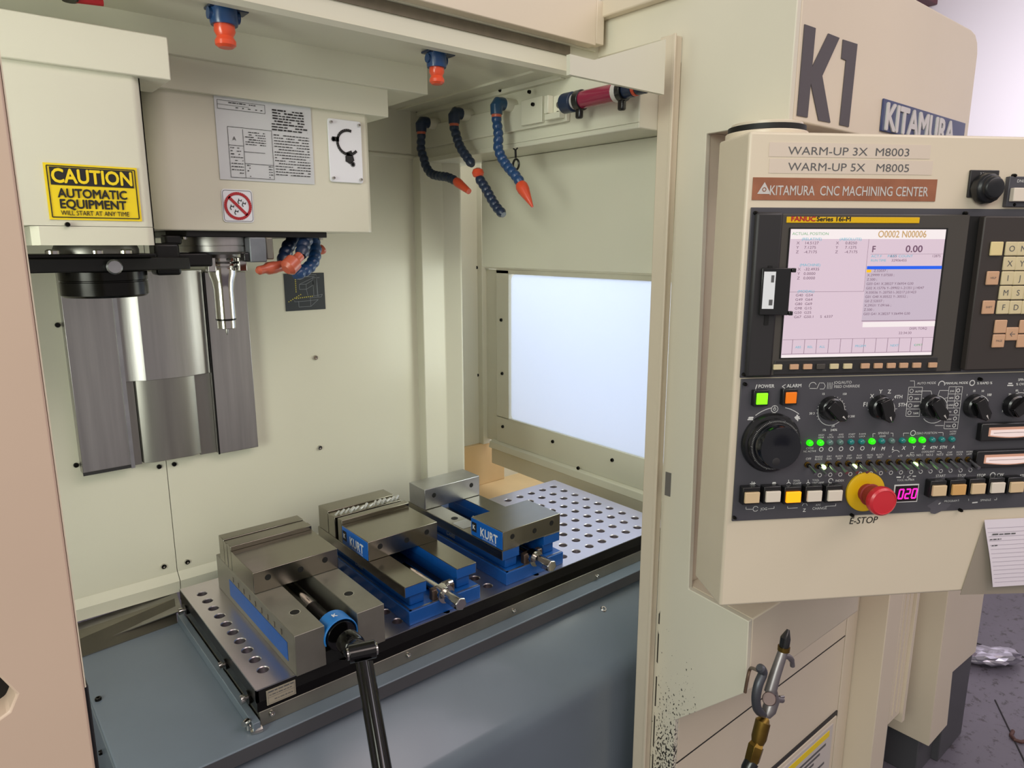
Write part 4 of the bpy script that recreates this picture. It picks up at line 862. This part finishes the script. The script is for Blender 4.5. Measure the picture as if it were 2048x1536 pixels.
# a flat card standing proud of the slot, its broad face toward the left
mc.matrix_world = PM @ Matrix.Translation((.028, -.2165, .0125))
MB().box((0, -.034, 0), (.040, .032, .004)).box((.040, .026, -.001), (.046, .032, .006)).box((.040, -.034, -.001), (.046, -.028, .006)).build('card_body', blackp, mc, bev=.001)
MB().box((.003, -.025, .0041), (.019, .027, .0046)).build('card_label', white, mc)
MB().rect(.013, .012, .017, .022, Matrix.Translation((0, 0, .0048))).rect(.012, -.02, .017, -.012, Matrix.Translation((0, 0, .0048))).build('label_print', inkgrey, mc, flat=True)
mc.rotation_mode = 'XYZ'; mc.matrix_world = PM @ Matrix.Translation((.024, -.2165, .0130)) @ Matrix.Rotation(math.radians(-12), 4, 'Y')
# softkeys
sk = Q(MB().box((.055, -.3385, .0098), (.312, -.3175, .0115)), 'softkey_strip', bezeld, bev=.001)
for i, px in enumerate((1555, 1588, 1615, 1641, 1668, 1695, 1730, 1756, 1782, 1807, 1833, 1865)):
    x, y = pd(px, 734-.013*(px-1555), .013)
    MB().box((x-.0065, y-.0038, .0115), (x+.0065, y+.0038, .0150)).build('softkey', (bezelm if i == 3 else (keycap if i in (0, 4, 5) else keyor)), sk, bev=.0006)
# keypad unit
kx0, _ = pd(1952, 560)
kp = Q(MB().box((.356, -.338, .003), (PW-.004, -.112, .015)), 'keypad', mat('keypad_brown_black', '3a3431', .5), bev=.002)
Q(MB().box((.340, -.341, .0025), (.358, -.112, .0045)), 'keypad_gap', holeb)
sck = 148/568
def kxy(cx, cy): return pd(1900+cx*sck, 340+cy*sck, .017)
keys = [(358, 604, keyyel, ''), (472, 604, keycap, 'O'), (560, 604, keycap, 'N'), (455, 718, keycap, 'X'), (548, 718, keycap, 'Y'), (327, 830, keyor, 'HELP'), (440, 830, keycap, 'I'), (533, 830, keycap, 'J'), (424, 942, keycap, 'M'), (518, 942, keycap, 'S'), (295, 1054, keyor, 'SHIFT'), (406, 1054, keycap, 'F'), (502, 1054, keycap, 'D'), (597, 1054, keycap, 'H'), (388, 1202, keyor, ''), (475, 1258, keyor, '\u2190'), (578, 1202, keyor, ''), (372, 1312, keyor, 'PAGE'), (560, 1312, keyor, ''), (640, 604, keycap, 'G'), (640, 718, keycap, 'Z'), (625, 830, keycap, 'K'), (612, 942, keycap, 'T')]
for cx, cy, m_, s_ in keys:
    x, y = kxy(cx, cy); k = MB().box((x-.0098, y-.0100, .015), (x+.0098, y+.0100, .0180)).build('key', m_, kp, bev=.0012)
    if s_: MB().text(s_, Matrix.Translation((x, y-.004 if len(s_) < 3 else y-.001, .0183)), .012 if len(s_) < 3 else .0042, 0, 1, 'CENTER').build('key_letter', inkgrey, k, flat=True)
# generic panel parts
def LP(px, py, off=.003): x, y = pd(px, py, off); return Vector((x, y, .003))
def lamp(px, py, m, label):
    c = pd(px, py, .014); t = Q(MB().box((c[0]-.0125, c[1]-.0115, .003), (c[0]+.0105, c[1]+.0125, .0115)), 'lamp_bezel', blackp, bev=.001)
    MB().box((c[0]-.0085, c[1]-.0085, .0115), (c[0]+.0085, c[1]+.0085, .0140)).build('lamp_lens', m, t, bev=.001, label=label)
lamp(1525, 798, litgr, 'lit green POWER lens'); lamp(1583, 796, alarmor, 'orange ALARM lens')
# handwheel
hx, hy = pd(1543, 886, .008)
hw_ = Q(MB().lathe([(.0455, 0), (.0455, .005), (.0430, .0085), (.0400, .0095)], 56, Matrix.Translation((hx, hy, .003))), 'pulse_handwheel', blackp)
MB().lathe([(.0385, 0), (.0395, .003), (.0385, .006), (.032, .008)], 56, Matrix.Translation((hx, hy, .0115))).build('scale_ring', blackp, hw_)
MB().lathe([(.0330, 0), (.0330, .014), (.0305, .018), (.012, .018), (.010, .0175)], 48, Matrix.Translation((hx, hy, .019))).build('wheel_cap', mat('handwheel_navy', '0b0f16', .22, coat=.4), hw_)
MB().lathe([(.006, 0), (.0045, .0006)], 18, Matrix.Translation((hx-.006, hy-.020, .037))).build('finger_dimple', bezeld, hw_)
m = MB(); TT = Matrix.Translation((hx, hy, .0207))
for i in range(100):
    a = 2*PI*i/100; r1 = .0375 if i % 10 else .0385
    m.line((.0355*math.cos(a), .0355*math.sin(a), 0), (r1*math.cos(a), r1*math.sin(a), 0), .0004, TT)
m.build('scale_ticks', legendm, hw_, flat=True)
# rotary selector knobs
def knob(px, py, ang, label):
    x, y = pd(px, py, .010); T = Matrix.Translation((x, y, .003))
    t = Q(MB().lathe([(.0170, 0), (.0185, .002), (.0168, .011), (.0145, .013)], 32, T), 'rotary_knob', blackp, label=label)
    R = T @ Matrix.Rotation(math.radians(ang), 4, 'Z')
    MB(R).prism([(-.0145, -.0080), (.0140, -.0092), (.0215, -.003), (.0215, .003), (.0140, .0092), (-.0145, .0080)], .002, .022).build('knob_grip', blackgloss, t, bev=.0015)
    MB(R).prism([(.012, -.0014), (.0195, 0), (.012, .0014)], .0221, .0224).build('pointer_mark', silver, t)
for px, py, a, l in ((1664, 818, -42, 'feed override knob'), (1764, 815, -68, 'axis selector knob'), (1867, 814, -52, 'mode selector knob'), (1953, 813, -60, 'rapid override knob'), (2032, 812, 40, 'spindle override knob')): knob(px, py, a, None)
# LEDs
leds = [1619.6, 1641, 1660, 1680.5, 1702, 1723, 1744, 1763.6, 1783.5, 1804.6, 1824.5, 1844.4, 1864.6, 1883.6, 1903.8]
ledf = {}
def led(x, y, m, r=.0048):
    if (m.name, r) not in ledf:
        o = MB().lathe([(r, 0), (r, .003), (r*.85, .0052), (r*.5, .0066), (.0004, .007)], 14).build('indicator_lamp', m, pen); ledf[(m.name, r)] = o
    else: o = copy_part(ledf[(m.name, r)], pen)
    o.matrix_local = Matrix.Translation((x, y, .003))
for i, px in enumerate(leds):
    x, y = pd(px, 886-.0265*(px-1619.6), .005); led(x, y, ledon if i in (0, 1, 6, 10, 11) else (ledclear if i in (2, 3, 8) else ledoff))
# toggles
tgx = [1614.5, 1635, 1656, 1676, 1696, 1716, 1737, 1757, 1777, 1797, 1817.5, 1836.5, 1856, 1876.5, 1896, 1916, 1935.5]
first = None
for i, px in enumerate(tgx):
    x, y = pd(px, 929.5-.0335*(px-1614.5)+(3 if i == 1 else 0), .004)
    if first is None:
        b = MB().lathe([(.0046, 0), (.0046, .0022), (.0036, .0025), (.0032, .006)], 12).build('toggle_switch', brass, pen); b.matrix_local = Matrix.Translation((x, y, .003))
        l = MB().tube([(0, 0, .005), (.001, -.0070, .024)], [.0018, .0028], 10).build('toggle_lever', bright, b); first = (b, l)
        first = (b, l, MB().lathe([(.0038, 0), (.0038, .0012)], 12, Matrix.Translation((0, 0, .0048))).build('toggle_boot', blackp, b))
    else:
        b = copy_part(first[0], pen); b.matrix_local = Matrix.Translation((x, y, .003))
        for q in first[1:]: copy_part(q, b)
for px, py in ((1648, 935), (1710, 934), (1832, 930)): x, y = pd(px, py, .007); led(x, y, ledwh, .0038)
# square push buttons
def push(px, py, m, lab=None):
    x, y = pd(px, py, .020); bx_, by_ = x, y
    t = Q(MB().box((bx_-.0135, by_-.0125, .003), (bx_+.0135, by_+.0150, .016)), 'push_button', blackp, bev=.0012)
    MB().box((bx_-.0115, by_-.0085, .016), (bx_+.0115, by_+.0085, .0205)).build('button_cap', m, t, bev=.001, label=lab)
for px, py, m_ in ((1505, 996, btnt), (1547, 994, btnw), (1588, 995, litor), (1630, 993, btnw), (1671, 992, btnw), (1880, 982, btnt), (1919, 980, btno), (1958, 978, btnt), (1997, 976, btnw), (2035, 975, btnt)): push(px, py, m_, 'lit orange cap' if m_ is litor else None)
# emergency stop
ex, ey = pd(1731, 984, .006)
es = Q(MB().lathe([(.0315, 0), (.0315, .004), (.028, .0055), (.017, .0055)], 48, Matrix.Translation((ex, ey, .003))), 'emergency_stop', yellowd, bev=.0006, label='red mushroom emergency stop on yellow ring')
MB().lathe([(.0145, 0), (.0145, .010), (.0175, .011), (.0155, .012), (.0155, .030)], 32, Matrix.Translation((ex, ey, .0075))).build('stem', estopd, es)
MB().lathe([(.0155, -.004), (.0215, -.001), (.0225, .004), (.0215, .009), (.0185, .0115), (.0180, .0108), (.004, .0112)], 48, Matrix.Translation((ex, ey, .040))).build('mushroom_cap', estopr, es)
# number display
dx0, dy0 = pd(1783, 1004); dx1, dy1 = pd(1835, 966)
nd = Q(MB().box((dx0-.001, dy0, .003), (dx1, dy1, .0042)), 'number_display', legendm, bev=.0004)
MB().box((dx0+.001, dy0+.002, .0042), (dx1-.002, dy1-.002, .0048)).build('display_glass', mat('display_dark_red', '1d0410', .2), nd)
m = MB(); SEG = {'0': 'abcdef', '2': 'abged'}
def digit(m, ch_, x, y, w_, h, M):
    P6 = {'a': ((0, h), (w_, h)), 'b': ((w_, h), (w_, h/2)), 'c': ((w_, h/2), (w_, 0)), 'd': ((0, 0), (w_, 0)), 'e': ((0, 0), (0, h/2)), 'f': ((0, h/2), (0, h)), 'g': ((0, h/2), (w_, h/2))}
    for s_ in SEG[ch_]:
        (a, b), (c_, d) = P6[s_]; sk_ = .12
        m.line((x+a+b*sk_, y+b, 0), (x+c_+d*sk_, y+d, 0), .0024, M)
TM = Matrix.Translation((0, 0, .0050)); hh = (dy1-dy0)*.50
for i, c_ in enumerate('020'): digit(m, c_, dx0+.0065+i*.0112, dy0+(dy1-dy0)*.24, .0068, hh, TM)
m.build('lit_digits', magenta, nd, flat=True)
# analog meters
for (ax_, ay, bx_, by_) in ((1957, 882, 2090, 843), (1948, 936, 2085, 897)):
    a_ = pd(ax_, ay, .010); b_ = pd(bx_, by_, .010)
    mt = Q(MB().box((a_[0], a_[1], .003), (b_[0], b_[1], .013)), 'analog_meter', blackp, bev=.0015)
    wx0, wx1 = a_[0]+.0125, b_[0]-.010; wy0, wy1 = a_[1]+.005, b_[1]-.006
    arcw = [(wx0+(wx1-wx0)*i/12, wy0+.003-.0036*math.sin(PI*i/12)) for i in range(13)]
    MB().prism(arcw+[(wx1, wy1), (wx0, wy1)], .013, .0135).build('meter_window', metertan, mt)
    arcv = [(wx0+.003+(wx1-wx0-.006)*i/12, wy0+.0045-.0036*math.sin(PI*i/12)) for i in range(13)]
    MB().prism(arcv+[(wx1-.003, wy1-.004), (wx0+.003, wy1-.004)], .0135, .0138).build('meter_scale', meterwh, mt)
    MB().line((wx0+.008, wy0+.008, 0), (wx1-.008, wy0+.008, 0), .0006, Matrix.Translation((0, 0, .014))).build('scale_line', inkgrey, mt, flat=True)
# top right dial and side control box
tx, ty = pd(1973, 377, .01)
td = Q(MB().box((tx-.0225, ty-.012, 0), (tx+.0225, ty+.026, .004)), 'dial_plate', bezeld, bev=.001)
MB().lathe([(.0215, 0), (.0225, .004), (.0205, .014), (.0165, .016), (.0155, .022), (.013, .0235), (.003, .0235)], 14, Matrix.Translation((tx, ty, .004))).build('dial_knob', mat('dial_black', '17191c', .35), td, bev=.002)
bx0 = pd(2008, 380)[0]
sbx = Q(MB().box((bx0, -.0985, 0), (PW-.002, -.056, .008)), 'side_button_box', greypanel, bev=.001)
x, y = pd(2048, 390, .015); MB().box((x-.017, y-.009, .008), (x+.02, y+.010, .016)).build('ivory_button', btnw, sbx, bev=.001)
MB().text('DNC', Matrix.Translation((x-.008, y+.018, .0082)), .006).build('box_print', legendm, sbx, flat=True)
for a_, b_ in ((2022, 352), (2020, 410), (1508, 426), (1925, 427), (1487, 767), (1466, 1033), (1700, 1028), (1916, 1018), (1955, 757), (1485, 748)):
    x, y = pd(a_, b_); led(x, y, oxide, .0028)
Q(MB().text('2-29', Matrix.Translation((tx-.008, ty+.0195, .0042)), .0045), 'dial_print', legendm, flat=True)
# stickers on the pendant top
def strip(px0, py0, px1, py1, m, nm, label, z=.0006):
    a_ = pd(px0, py0); b_ = pd(px1, py1); return Q(MB().box((a_[0], a_[1], 0), (b_[0], b_[1], z)), nm, m, label=label), a_, b_
labm = mat('clear_label', 'dacbbb', .35)
s1, a_, b_ = strip(1537, 313, 1862, 290, labm, 'tape_label', 'clear tape label reading WARM-UP 3X M8003')
MB().text('WARM-UP 3X  M8003', Matrix.Translation((pd(1575, 309)[0], pd(1575, 309)[1], .0009)), .0152, .0, 1.27).build('label_print', inkgrey, s1, flat=True)
s2, a_, b_ = strip(1537, 346, 1866, 322, labm, 'tape_label', 'clear tape label reading WARM-UP 5X M8005')
MB().text('WARM-UP 5X   M8005', Matrix.Translation((pd(1575, 341)[0], pd(1575, 341)[1], .0009)), .0152, .0, 1.235).build('label_print', inkgrey, s2, flat=True)
s3, a_, b_ = strip(1503, 400, 1874, 359, brown, 'nameplate', 'brown nameplate reading KITAMURA CNC MACHINING CENTER', .0012)
tw = MB().text('KITAMURA  CNC MACHINING CENTER', Matrix.Translation((pd(1537, 390)[0], pd(1537, 390)[1], .0014)), .0185, .01, .735)
lx, ly = pd(1527, 388); tw.add([(lx-.010, ly, .0014), (lx+.010, ly, .0014), (lx, ly+.016, .0014)], [(0, 1, 2)])
tw.build('nameplate_letters', silver, s3, flat=True)
MB().arc((lx, ly+.006), .0025, 0, 360, .0012, Matrix.Translation((0, 0, .0017)), 12).build('logo_ring', brown, s3, flat=True)
Q(MB().text('E-STOP', Matrix.Translation((pd(1697, 1048)[0], pd(1697, 1048)[1], .0005)), .0155, .003, .95, shear=.15), 'estop_marking', inkm, flat=True, label='black E-STOP lettering')
# white legends on the lower faceplate
m = MB(); Z = .0034
def lt(s_, px, py, size, al='LEFT', bold=.02, sx=1., shear=.0):
    x, y = pd(px, py); m.text(s_, Matrix.Translation((x, y, Z)), size, bold, sx, al, shear)
TZ = Matrix.Translation((0, 0, Z))
def ll(p, q, wd=.0007): a = pd(*p); b = pd(*q); m.line((*a, 0), (*b, 0), wd, TZ)
def la(px, py, r, a0, a1, wd=.0008): c = pd(px, py); m.arc(c, r, a0, a1, wd, TZ, 24); return c
def ticks(c, r, a0, a1, n, l=.0022):
    for i in range(n):
        a = math.radians(a0+(a1-a0)*i/(n-1)); m.line((c[0]+r*math.cos(a), c[1]+r*math.sin(a), 0), (c[0]+(r+l)*math.cos(a), c[1]+(r+l)*math.sin(a), 0), .0007, TZ)
lt('POWER', 1514, 775, .0072); lt('ALARM', 1571, 774, .0072); ll((1509, 777), (1512, 768), .0014); ll((1569, 768), (1562, 772), .001); ll((1562, 772), (1568, 776), .001)
c = la(1547, 817, .0052, 0, 360, .0009); la(1547, 817, .002, 0, 360, .0008); m.line((c[0], c[1], 0), (c[0], c[1]+.005, 0), .0006, TZ)
la(1548, 885, .0555, 100, 128, .001); la(1548, 885, .0555, 52, 78, .001); lt('\u2212', 1494, 841, .014, bold=.06); lt('+', 1586, 840, .014, bold=.06)
ll((1493, 838), (1504, 838), .0018); ll((1588, 836), (1598, 836), .0018); ll((1593, 831), (1593, 841), .0018)
lt('JOG/AUTO', 1665, 767, .0058, bold=.0); lt('FEED OVERRIDE', 1665, 775, .0058, bold=.0, sx=1.0)
la(1623, 771, .0055, 20, 200); ll((1617, 776), (1630, 776)); ll((1631, 777), (1637, 764)); ll((1638, 765), (1645, 765)); ll((1645, 765), (1648, 771)); ll((1648, 771), (1645, 777)); ll((1645, 777), (1637, 777))
for k in range(4): ll((1652+k*3, 777), (1653+k*3, 764), .0006)
c = la(1660, 822, .0215, -110, 250, .0009); ticks(c, .0215, -20, 210, 19)
lt('15', 1641, 789, .0045); lt('150', 1682, 789, .0045); lt('50 3', 1616, 828, .0048); lt('30 200', 1690, 834, .0048); lt('1%', 1642, 861, .005); lt('24', 1660, 853, .005); lt('240%', 1658, 861, .005)
c = la(1762, 820, .0200, -10, 190, .0009); ticks(c, .0200, 5, 175, 5, .004)
lt('F1', 1723, 812, .0095, sx=.9); lt('X', 1737, 795, .0085); lt('Y', 1755, 786, .0085); lt('Z', 1772, 786, .0085); lt('4TH', 1785, 796, .0075); lt('5TH', 1793, 812, .0078)
c = la(1866, 818, .0215, -140, 200, .0009)
for k in range(5): ll((1814.5-k*1.4, 773.5+k*14.5), (1842-k*1.4, 773.5+k*14.5))
ll((1814.5, 773.5), (1808.5, 831)); ll((1842, 773.5), (1835.5, 831))
for k in range(4): lt(('AUTO', 'MDI', 'EDIT', 'TAPE')[k], 1827-k*1.4, 784+k*14.5, .0040); la(1820-k*1.4, 781+k*14.5, .0028, 0, 360)
for k, yy in enumerate((772.5, 787, 801, 815, 829, 843, 856.5)): ll((1895-k*1.6, yy), (1922-k*1.6, yy)) if k not in (99,) else 0
ll((1895, 772.5), (1884.5, 856.5)); ll((1922, 772.5), (1911.5, 856.5)); ll((1909, 772.5), (1904, 815))
for k in range(6): lt(('JOG', 'RPD', 'HND', 'STP', 'ZRN', 'TCH')[k], 1892.5-k*1.6+4, 783+k*14, .0038); la(1913-k*1.6, 780+k*14, .0026, 0, 360, .0012)
lt('AUTO MODE', 1831, 768, .0052, bold=0); lt('MANUAL MODE', 1887, 768, .0052, bold=.02); lt('% RAPID %', 1950, 768, .0055); lt('SPINDLE', 2032, 761, .0055); lt('% OVERRIDE', 2028, 770, .0055); la(1880, 768, .0050, -20, 200, .0014); la(1941, 765, .004, 0, 360, .0016); ll((2011, 770), (2023, 770), .002); ll((2013, 766), (2021, 766), .002); ll((1817, 761), (1826, 761)); ll((1826, 761), (1826, 772))
ll((1842, 781), (1859, 781)); ll((1859, 781), (1861, 790)); ll((1842, 795), (1849, 798)); ll((1894, 780), (1876, 780)); ll((1876, 780), (1873, 790)); ll((1892, 794), (1884, 797)); ll((1884, 850), (1867, 850))
c = la(1952, 814, .0190, 30, 150, .0009); lt('1', 1929, 791, .0045); lt('25', 1942, 783, .0045); lt('50', 1959, 783, .0045); lt('100', 1970, 791, .0052, bold=.04)
c = la(2034, 812, .0220, 20, 190, .0009); ticks(c, .022, 100, 180, 4, .003); lt('50', 2000, 823, .0045); lt('60', 2002, 806, .0045); lt('70', 2013, 790, .0045); lt('80', 2027, 782, .0045); lt('90', 2043, 782, .0045)
rowt = ['', 'HIGH\nGEAR', 'MC\nLOCK', 'AXIS\nLOCK', 'START\nLOCK', 'Z-AXIS\nLOCK', '', '', '', '', '', '', '', '', 'WORK\nLIGHT']
rowb = ['X-HOLD', '', '', '', '', '', 'H', 'M', 'L', 'X', 'Y', 'Z', '4TH', '5TH', 'A']
for i, px in enumerate(leds):
    y_ = 886-.0265*(px-1619.6)
    if rowt[i]: lt(rowt[i], px-1, y_-15, .0038, 'CENTER', 0)
    if i >= 6: lt(rowb[i], px-1, y_+17, .0078 if i < 12 else .0066, 'CENTER', .03, shear=.2)
    else:
        if i: la(px-1, y_+12, .0030, 0, 360, .0011)
lt('CYCLE', 1617, 897, .004, 'CENTER', 0); lt('NC ACTIVE', 1617, 903, .004, 'CENTER', 0)
ll((1743, 873), (1743, 866)); ll((1743, 866), (1748, 866)); ll((1783, 872), (1783, 865)); ll((1783, 865), (1778, 865)); lt('SPINDLE', 1764, 867, .0048, 'CENTER', 0); lt('GEAR', 1762, 873, .0042, 'CENTER', 0)
ll((1804, 871), (1804, 865)); ll((1804, 865), (1815, 865)); ll((1883, 870), (1883, 864)); ll((1883, 864), (1873, 864)); lt('ZERO POSITION', 1850, 867, .0048, 'CENTER', 0); la(1823, 865, .0040, 0, 360, .0012)
tl_ = ['OFF', 'SINGLE\nBLOCK', 'DRY\nRUN', 'BLOCK\nSKIP', 'OPT\nSTOP', 'PLAY\nBACK', 'PROG\nTEST', 'BLOCK\nREST', 'x1', 'x10', 'AUTO', 'NO.1', 'NO.2', 'NO.3', 'CHIP\nBLOW', 'DOOR\nLOCK', 'WORK\nLAMP']
for i, px in enumerate(tgx):
    y_ = 929.5-.0335*(px-1614.5); lt(tl_[i], px, y_-(15 if '\n' in tl_[i] else 11), .0038 if '\n' in tl_[i] else .0050, 'CENTER', 0)
    if i > 0: la(px+2, y_+20, .0028, 0, 360, .0010)
lt('COOLANT', 1853, 904, .0045, 'CENTER', 0); ll((1818, 909), (1818, 904)); ll((1818, 904), (1825, 904)); ll((1879, 906), (1879, 902)); ll((1879, 902), (1871, 902)); la(1788, 908, .007, 30, 150)
lt('+', 1502, 970, .010, bold=.03); lt('\u2212', 1542, 968, .010, bold=.03); ll((1542, 965.5), (1550, 965), .0012); ll((1498, 966), (1506, 966), .0012); ll((1502, 961.5), (1502, 970), .0012)
lt('TOOL\nCLAMP', 1584, 962, .0042, bold=0); lt('TOOL\nUNCLAMP', 1622, 961, .0042, bold=0); lt('INDEX', 1668, 962, .0048, bold=0); la(1659, 960, .0035, 0, 300, .0012)
for px in (1575, 1614): ll((px, 965), (px, 958), .0009); ll((px, 962), (px-4, 966), .0009); ll((px, 962), (px+4, 966), .0009)
ll((1490, 1012), (1490, 1017)); ll((1490, 1017), (1503, 1017)); ll((1546, 1011), (1546, 1015)); ll((1546, 1015), (1534, 1016)); lt('JOG', 1519, 1019, .006, bold=0); la(1509, 1016, .004, 20, 330)
ll((1573, 1011), (1573, 1015)); ll((1573, 1015), (1593, 1014)); ll((1669, 1006), (1669, 1010)); ll((1669, 1010), (1648, 1011)); lt('ATC', 1634, 1010, .0042, 'CENTER', 0); lt('CHANGE', 1622, 1018, .0058, bold=0); lt('Z', 1603, 1022, .0075); la(1607, 1010, .004, 0, 180)
lt('TOOL NUMBER', 1791, 961, .0042, bold=0); lt('/', 1803, 955, .0065); ll((1790, 953), (1799, 953), .002); ll((1822, 951), (1829, 951), .0016); ll((1819, 949), (1811, 953)); ll((1811, 953), (1818, 956))
lt('START', 1868, 953, .0058, bold=0); lt('STOP', 1912, 952, .0058, bold=0); lt('STOP', 1950, 952, .0062, bold=.02); lt('CW', 1990, 951, .0068, bold=.02); la(1982, 949, .0042, 0, 300, .0016); lt('STEP', 2036, 952, .0055)
lt('PROGRAM', 1885, 1003, .0048, bold=0); lt('SPINDLE', 1957, 1001, .0050, bold=0); ll((1878, 1004), (1874, 1007), .0016); ll((1941, 1004), (1952, 1003), .002); ll((1914, 1001), (1914, 997)); ll((1934, 1000), (1934, 996)); ll((1990, 998), (1990, 994)); ll((1990, 998), (1985, 998))
Q(m, 'panel_legend', legendm, flat=True, stuff=True)
# worn smudges on the faceplate
m = MB()
for (a_, b_, w_, h_) in ((1905, 955, .04, .006), (1875, 1012, .018, .010), (1962, 440, .02, .003)):
    x, y = pd(a_, b_); m.add([(x+w_*math.cos(t)*(1+.2*math.sin(5*t)), y+h_*math.sin(t)*(1+.3*math.cos(3*t)), .0032) for t in [2*PI*i/20 for i in range(20)]], [tuple(range(20))])
Q(m, 'worn_smudge', mat('smudge', '5a585f', .5), flat=True, stuff=True)
# note paper and a flat grey sheet with slanted left edge
def pl3(pts, off): return [(*pd(a_, b_, off), off) for a_, b_ in pts]
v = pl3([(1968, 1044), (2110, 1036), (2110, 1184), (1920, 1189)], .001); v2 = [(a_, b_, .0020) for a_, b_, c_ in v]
pk_ = MB().add(v+v2, [(0, 1, 2, 3), (7, 6, 5, 4), (0, 4, 5, 1), (1, 5, 6, 2), (2, 6, 7, 3), (3, 7, 4, 0)]).build('grey_sheet', greysheetm); pk_.matrix_world = PM; tag(pk_, 'greyish flat sheet on the pendant, behind the lined note', 'pocket')
npts = MB(); c0_ = pd(1971, 1041, .006); c1_ = pd(2110, 1034, .006); c2_ = pd(1984, 1173, .010); hN = c0_[1]-c2_[1]; nn = 10
vs = []; fs = []
for i in range(nn+1):
    t_ = i/nn; xl = c0_[0]+(c2_[0]-c0_[0])*(t_**1.6)*1.0+.004*math.sin(PI*t_); 
    for j_, xx in enumerate((xl, c1_[0]+.02)): vs.append((xx, c0_[1]-hN*t_, .004+.008*math.sin(PI*.5*t_)))
for i in range(nn): fs.append((2*i, 2*i+2, 2*i+3, 2*i+1))
k0 = len(vs); vs += [(a_, b_, c_-.0006) for a_, b_, c_ in vs[:k0]]; fs += [tuple(q+k0 for q in reversed(f)) for f in fs[:nn]] + [(0, k0, k0+2, 2)]
nt_ = MB().add(vs, fs).build('lined_note', paper); nt_.matrix_world = PM; tag(nt_, 'curled white lined note sheet at the lower right of the pendant', 'paper')
m = MB(); 
for i in range(14):
    t_ = .12+i*.062; z_ = .0046+.008*math.sin(PI*.5*t_); xl = c0_[0]+(c2_[0]-c0_[0])*(t_**1.6)+.004*math.sin(PI*t_)+.003
    m.line((xl, c0_[1]-hN*t_, z_), (c1_[0], c0_[1]-hN*t_, z_), .0005, I)
m.build('ruled_lines', linem, nt_, flat=True)
m = MB(); words(m, c0_[0]+.014, c0_[0]+.055, c0_[1]-hN*.22, .0026, Matrix.Translation((0, 0, .0080))); words(m, c0_[0]+.010, c0_[0]+.030, c0_[1]-hN*.29, .0022, Matrix.Translation((0, 0, .0088))); words(m, c0_[0]+.014, c0_[0]+.024, c0_[1]-hN*.38, .0022, Matrix.Translation((0, 0, .0098)))
m.build('handwriting', inkgrey, nt_, flat=True)

# ================================================================== AIR GUN
GY = .47
ag = thing('air_blow_gun', 'cast aluminium air blow gun with black rubber tip on brass couplings', 'air gun', at(1536, 1398, 'y', GY)); L0 = ag.location.copy()
def g(px, py, y=GY): return at(px, py, 'y', y)-L0
def R_(px, py=1400): return px*(at(1500+1, py, 'y', GY)-at(1500, py, 'y', GY)).length
pr_ = ray(1536, 1398).normalized().dot(_f)*(ag.location-CAM).length/FPX
MB().tube([g(1567, 1299), g(1563, 1312), g(1550, 1350), g(1540, 1385)], [9.5*pr_, 10*pr_, 11*pr_, 12*pr_], 16).build('barrel', alum, ag)
MB().tube([g(1576.5, 1259), g(1575, 1264), g(1571, 1276), g(1568, 1295)], [3*pr_, 5*pr_, 10*pr_, 10*pr_], 16).build('rubber_tip', blackp, ag)
MB().tube([g(1568, 1293), g(1567, 1301)], [12*pr_, 12*pr_], 18).build('brass_ring', brass, ag)
MB().tube(smooth([g(1566, 1312), g(1576, 1313), g(1583, 1320), g(1585, 1332)], 4), [6*pr_]*9+[5*pr_]*4, 10).build('hang_hook', alum, ag)
MB().cyl(g(1538, 1398, GY-.010), g(1540, 1398, GY+.008), 13*pr_, 24).build('pivot_disc', mat('gun_dark_cast', '6a5a57', .5, .7), ag, bev=.001)
MB().tube([g(1543, 1385), g(1545, 1400), g(1538, 1420), g(1532, 1432)], [12*pr_, 14*pr_, 14*pr_, 9*pr_], 14).cyl(g(1550, 1398), g(1564, 1400), 6*pr_, 12).build('valve_body', alum, ag)
MB().cyl(g(1559, 1394), g(1567, 1393), 3*pr_, 10).build('valve_pin', chrome, ag)
lv = smooth([g(1519, 1335), g(1526, 1345), g(1517, 1368), g(1512, 1395), g(1515, 1418), g(1528, 1430)], 4)
MB().tube(lv, [6*pr_]+[9*pr_]*(len(lv)-4)+[8*pr_, 7*pr_, 6*pr_], 12).build('trigger_lever', mat('lever_dark_cast', '5c5e64', .45, .7, bump=.2), ag)
MB().tube([g(1532, 1428), g(1528, 1446)], 7*pr_, 12).build('swivel', chrome, ag)
MB().tube([g(1530, 1439), g(1526, 1443), g(1518, 1475), g(1514, 1490)], [10*pr_, 15*pr_, 15*pr_, 11*pr_], 18).build('coupling', brass, ag)
MB().tube([g(1515, 1487), g(1512, 1492), g(1504, 1520), g(1501, 1528)], [13*pr_, 16*pr_, 15*pr_, 11*pr_], 6).build('hex_fitting', brass, ag, bev=.0008)
MB().tube([g(1503, 1524), g(1497, 1536), g(1480, 1620), g(1475, 1760)], [14*pr_, 14*pr_, 10*pr_, 10*pr_], 16).build('air_hose', blackp, ag)
# bracket strap that holds the gun on the skirt
bs = tag(MB().tube(smooth([at(1490, 1385, 'y', .563), at(1496, 1352, 'y', .561), at(1501, 1337, 'y', .560), at(1509, 1338, 'y', .53), at(1518, 1342, 'y', GY+.006)], 4), .0028, 10).build('hanger_strap', mat('strap_brown', '6d5848', .5, .4)), 'thin brown metal strap holding the air gun on the skirt', 'strap')
